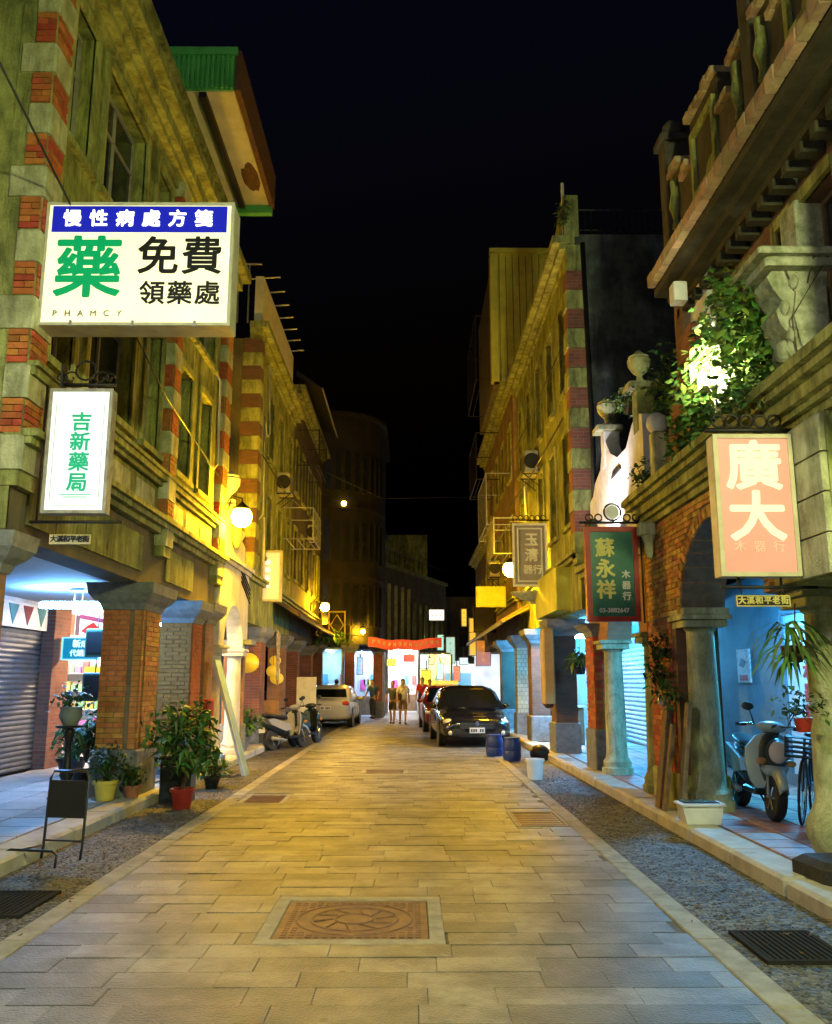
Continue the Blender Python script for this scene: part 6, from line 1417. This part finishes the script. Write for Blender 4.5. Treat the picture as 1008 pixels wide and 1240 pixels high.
MB().tube([(-.27, -.28, .98), (-.1, -.4, 1.0), (.1, -.4, 1.0), (.27, -.28, .98)], .012, 6).build('handlebar', chrome, MB_b, True); MB().ball((0, .25, .9), .1, 12, 6, .8, 1.4, .35).build('saddle', black_p, MB_b, True)
m = MB()
for k in range(5): m.box(-.16, .16, -.72, -.45, .7 + k * .05, .71 + k * .05)
for x in (-.16, .15): m.box(x, x + .01, -.72, -.45, .7, .92)
m.build('basket', iron, MB_b); MB().tube([(.0, .08, .35), (.09, .08, .35), (.09, .0, .22)], .01, 5).build('pedal_crank', chrome, MB_b)

# ------------------------------------------------------------ people
def skin_mesh(nm, verts, edges, rad, mat, parent, root=0, lv=1):
    me = bpy.data.meshes.new(nm); me.from_pydata(verts, edges, []); me.materials.append(mat)
    o = put(nm, me, parent)
    md = o.modifiers.new('skin', 'SKIN'); md.use_smooth_shade = True
    for i, r in enumerate(rad):
        v = me.skin_vertices[0].data[i]; v.radius = r if isinstance(r, tuple) else (r, r); v.use_root = i == root
    s_ = o.modifiers.new('sub', 'SUBSURF'); s_.levels = lv; s_.render_levels = lv
    return o
def person(lab, loc, rz, shirt, pants, stride=.2, shorts=True, bag=None, arm=.12, h=1.68):
    """faces local -y"""
    t = thing('person', loc, lab, 'person', None, rz, world=False); k = h / 1.68
    def V(x, y, z): return (x * k, y * k, z * k)
    s = stride
    la, ra = V(.09, -s, .07), V(-.09, s, .09); lk, rk = V(.095, -s * .7, .48), V(-.095, s * .25, .48)
    lh, rh = V(.085, 0, .88), V(-.085, 0, .88)
    le, re = V(.24, arm, 1.12), V(-.24, -arm, 1.12); lw, rw = V(.25, arm * .4 - .04, .88), V(-.25, -arm * 1.8 - .04, .9)
    vs = [V(0, 0, .93), V(0, 0, 1.12), V(0, .01, 1.3), V(0, .01, 1.42), V(0, -.005, 1.5), V(0, -.015, 1.57), V(0, -.01, 1.64),
          V(.16, .01, 1.38), le, lw, V(.25, lw[1] / k - .02, .80), V(-.16, .01, 1.38), re, rw, V(-.25, rw[1] / k - .02, .82),
          lh, lk, la, V(.1, -s - .13, .035), rh, rk, ra, V(-.1, s - .12, .04)]
    es = [(0, 1), (1, 2), (2, 3), (3, 4), (4, 5), (5, 6), (2, 7), (7, 8), (8, 9), (9, 10), (2, 11), (11, 12), (12, 13), (13, 14), (0, 15), (15, 16), (16, 17), (17, 18), (0, 19), (19, 20), (20, 21), (21, 22)]
    rd = [(.13, .1), (.12, .09), (.13, .095), (.055, .055), (.07, .075), (.08, .095), (.06, .07), .06, .042, .03, .035, .06, .042, .03, .035, .085, .058, .036, .035, .085, .058, .036, .035]
    rd = [tuple(q * k for q in r) if isinstance(r, tuple) else r * k for r in rd]
    b = skin_mesh('body', vs, es, rd, skin, t, 0, 2)
    sv = [V(0, 0, .86), V(0, 0, 1.05), V(0, .01, 1.28), V(0, .01, 1.40), V(.17, .01, 1.37), tuple((Vector(vs[7]) * .2 + Vector(le) * .8)), V(-.17, .01, 1.37), tuple((Vector(vs[11]) * .2 + Vector(re) * .8))]
    skin_mesh('shirt', sv, [(0, 1), (1, 2), (2, 3), (2, 4), (4, 5), (2, 6), (6, 7)], [(.16 * k, .125 * k), (.15 * k, .115 * k), (.155 * k, .115 * k), (.07 * k, .07 * k), .08 * k, .065 * k, .08 * k, .065 * k], shirt, t)
    f = .25 if shorts else .97
    mid = lambda a, b_, q: tuple(Vector(a) * (1 - q) + Vector(b_) * q)
    if shorts: pv = [V(0, 0, .95), V(0, 0, .86), lh, mid(lh, lk, .9), rh, mid(rh, rk, .9)]; pe = [(0, 1), (1, 2), (2, 3), (1, 4), (4, 5)]; pr = [(.155 * k, .12 * k), (.14 * k, .12 * k), .1 * k, .085 * k, .1 * k, .085 * k]
    else: pv = [V(0, 0, .95), V(0, 0, .86), lh, lk, mid(lk, la, .9), rh, rk, mid(rk, ra, .9)]; pe = [(0, 1), (1, 2), (2, 3), (3, 4), (1, 5), (5, 6), (6, 7)]; pr = [(.155 * k, .12 * k), (.14 * k, .12 * k), .1 * k, .075 * k, .055 * k, .1 * k, .075 * k, .055 * k]
    skin_mesh('shorts' if shorts else 'trousers', pv, pe, pr, pants, t)
    MB().ball(V(0, .012, 1.615), .102 * k, 14, 8, .86, 1.0, 1.0).build('hair', hair_m, t, True)
    hd = MB().ball(V(0, -.03, 1.575), .092 * k, 14, 8, .82, .95, 1.15).build('face', skin, t, True)
    MB().ball(V(0, -.122, 1.565), .016 * k, 8, 6, 1, 1, 1.4).build('nose', skin, t, True)
    for x in (-.032, .032): MB().ball(V(x, -.108, 1.59), .011 * k, 8, 6).build('eye', hair_m, t, True)
    MB().ball(V(0, -.108, 1.525), .018 * k, 8, 6, 1.3, .5, .35).build('mouth', M('lips', (.3, .1, .08), .6), t, True)
    for q in (la, ra): MB().ball((q[0], q[1] - .06 * k, .045), .06 * k, 10, 6, .8, 1.9, .7).build('shoe', black_p, t, True)
    if bag:
        bg_ = MB().cbox(-.17, -.05, -.2, -.06, .9, 1.15, .03).build('shoulder_bag', bag, t); MB().tube([(-.12, -.13, 1.14), (.02, -.15, 1.3), (.12, -.02, 1.44), (.06, .13, 1.3), (-.1, .0, 1.14)], .012, 5).build('bag_strap', bag, bg_)
    return t
person('walker in cream shirt and khaki shorts with dark shoulder bag', (-.32, 34.6, 0), R(5), cloth('cream', (.75, .72, .66)), cloth('khaki', (.16, .1, .05)), .22, True, cloth('navy', (.03, .03, .06)))
person('walker in grey shirt and dark skirt beside the cream shirted one', (-.72, 35.0, 0), R(-10), cloth('grey', (.08, .09, .14)), cloth('dark', (.04, .04, .06)), .18, True, None, .1, 1.6)
person('walker in red shirt and pale shorts', (.48, 37.8, 0), R(0), cloth('red', (.5, .02, .015)), cloth('tan', (.3, .26, .18)), .18, True, cloth('navy', (.03, .03, .06)), .1, 1.75)
person('walker in orange top behind the red shirted one', (.85, 40.5, 0), R(0), cloth('orange', (.5, .25, .08)), cloth('dark', (.06, .06, .08)), .15, False)
person('person in navy clothes standing before the corner shop', (-1.7, 39.8, 0), R(-30), cloth('teal', (.03, .09, .14)), cloth('navyp', (.03, .04, .07)), .06, False)
person('person in tan shirt standing beyond the cream car', (-3.15, 37.8, .0), R(160), cloth('tan2', (.45, .32, .15)), cloth('navyp', (.03, .04, .07)), .05, False)

# ------------------------------------------------------------ air conditioners, wires
def aircon(lab, s, X, y, z):
    t = thing('air_conditioner', (s * X, y, z), lab, 'air conditioner')
    MB().cbox(s * (X - .36), s * (X - .02), y, y + .8, z, z + .55, .02).build('casing', M('ac_casing', (.45, .44, .38), .5, (.3, .29, .24), 5, .1, 40), t)
    for k in range(7): MB().box(s * (X - .368), s * (X - .361), y + .06, y + .74, z + .06 + k * .065, z + .09 + k * .065).build('grille_slat', iron, t)
    sm(MB().lathe([(.2, 0), (.2, .012)], (s * (X - .19), y - .013, z + .28), 18, 'y').build('fan_guard', iron, t))
    m = MB()
    for yy in (y + .1, y + .7): m.tube([(s * X, yy, z - .03), (s * (X - .4), yy, z - .03)], .018, 5); m.tube([(s * X, yy, z - .35), (s * (X - .38), yy, z - .03)], .014, 5)
    m.build('bracket', iron, t)
aircon('grey air conditioner under the upper windows of the tall olive house', 1, 3.2, 21.2, 6.75)
aircon('grey air conditioner on the amber lit house beside its cage', 1, 3.1, 30.2, 5.2)
aircon('grey air conditioner high on the narrow stone house', -1, 3.72, 23.6, 6.75)
aircon('grey air conditioner low on the dark sooty house', -1, 3.75, 31.0, 6.6)
conduit([(3.1, 16.8, 8.4), (3.0, 20, 8.15), (3.05, 25, 8.3)], 'black cable sagging along the tall olive house', .015, black_p, 'cable')
conduit([(3.1, 17.2, 6.9), (2.95, 21, 6.6), (3.0, 26, 6.85)], 'thick black cable below the upper windows of the tall olive house', .02, black_p, 'cable')
conduit([(-3.6, 20.2, 7.0), (-3.45, 23.5, 6.7), (-3.5, 28, 7.1)], 'black cable sagging along the narrow stone house', .016, black_p, 'cable')
conduit([(-3.5, 26.5, 8.4), (-1.0, 30, 7.9), (3.0, 33, 8.6)], 'thin black cable crossing above the street', .011, black_p, 'cable')
conduit([(3.02, 22.5, 7.4), (2.98, 22.5, 6.6), (3.03, 22.7, 5.9)], 'pale loose pipe on the tall olive house', .025)
conduit([(3.28, 8.0, 3.5), (3.2, 7.6, 3.0), (3.3, 7.5, 2.5)], 'thin pale wire beside the faded pink sign', .007)

dl = MB()
for k in range(150):
    s_ = random.choice((-1, 1)); x = random.uniform(-3.5, -2.45) if s_ < 0 else random.uniform(1.9, 2.95); y = random.uniform(4.5, 16); r = random.uniform(.015, .035); a = random.uniform(0, 6.3); z = -.004
    dl.add([(x + r * 1.6 * math.cos(a), y + r * 1.6 * math.sin(a), z + .012), (x - r * .6 * math.sin(a), y + r * .6 * math.cos(a), z + .002), (x - r * 1.6 * math.cos(a), y - r * 1.6 * math.sin(a), z + .01), (x + r * .6 * math.sin(a), y - r * .6 * math.cos(a), z + .004)], [(0, 1, 2, 3)])
tag(dl.build('fallen_leaves', M('dead_leaf', (.16, .1, .04), .8, (.08, .05, .02), 9, 0, 10, island=.5)), 'scattered dead leaves and litter in both gutters', 'litter', kind='stuff')
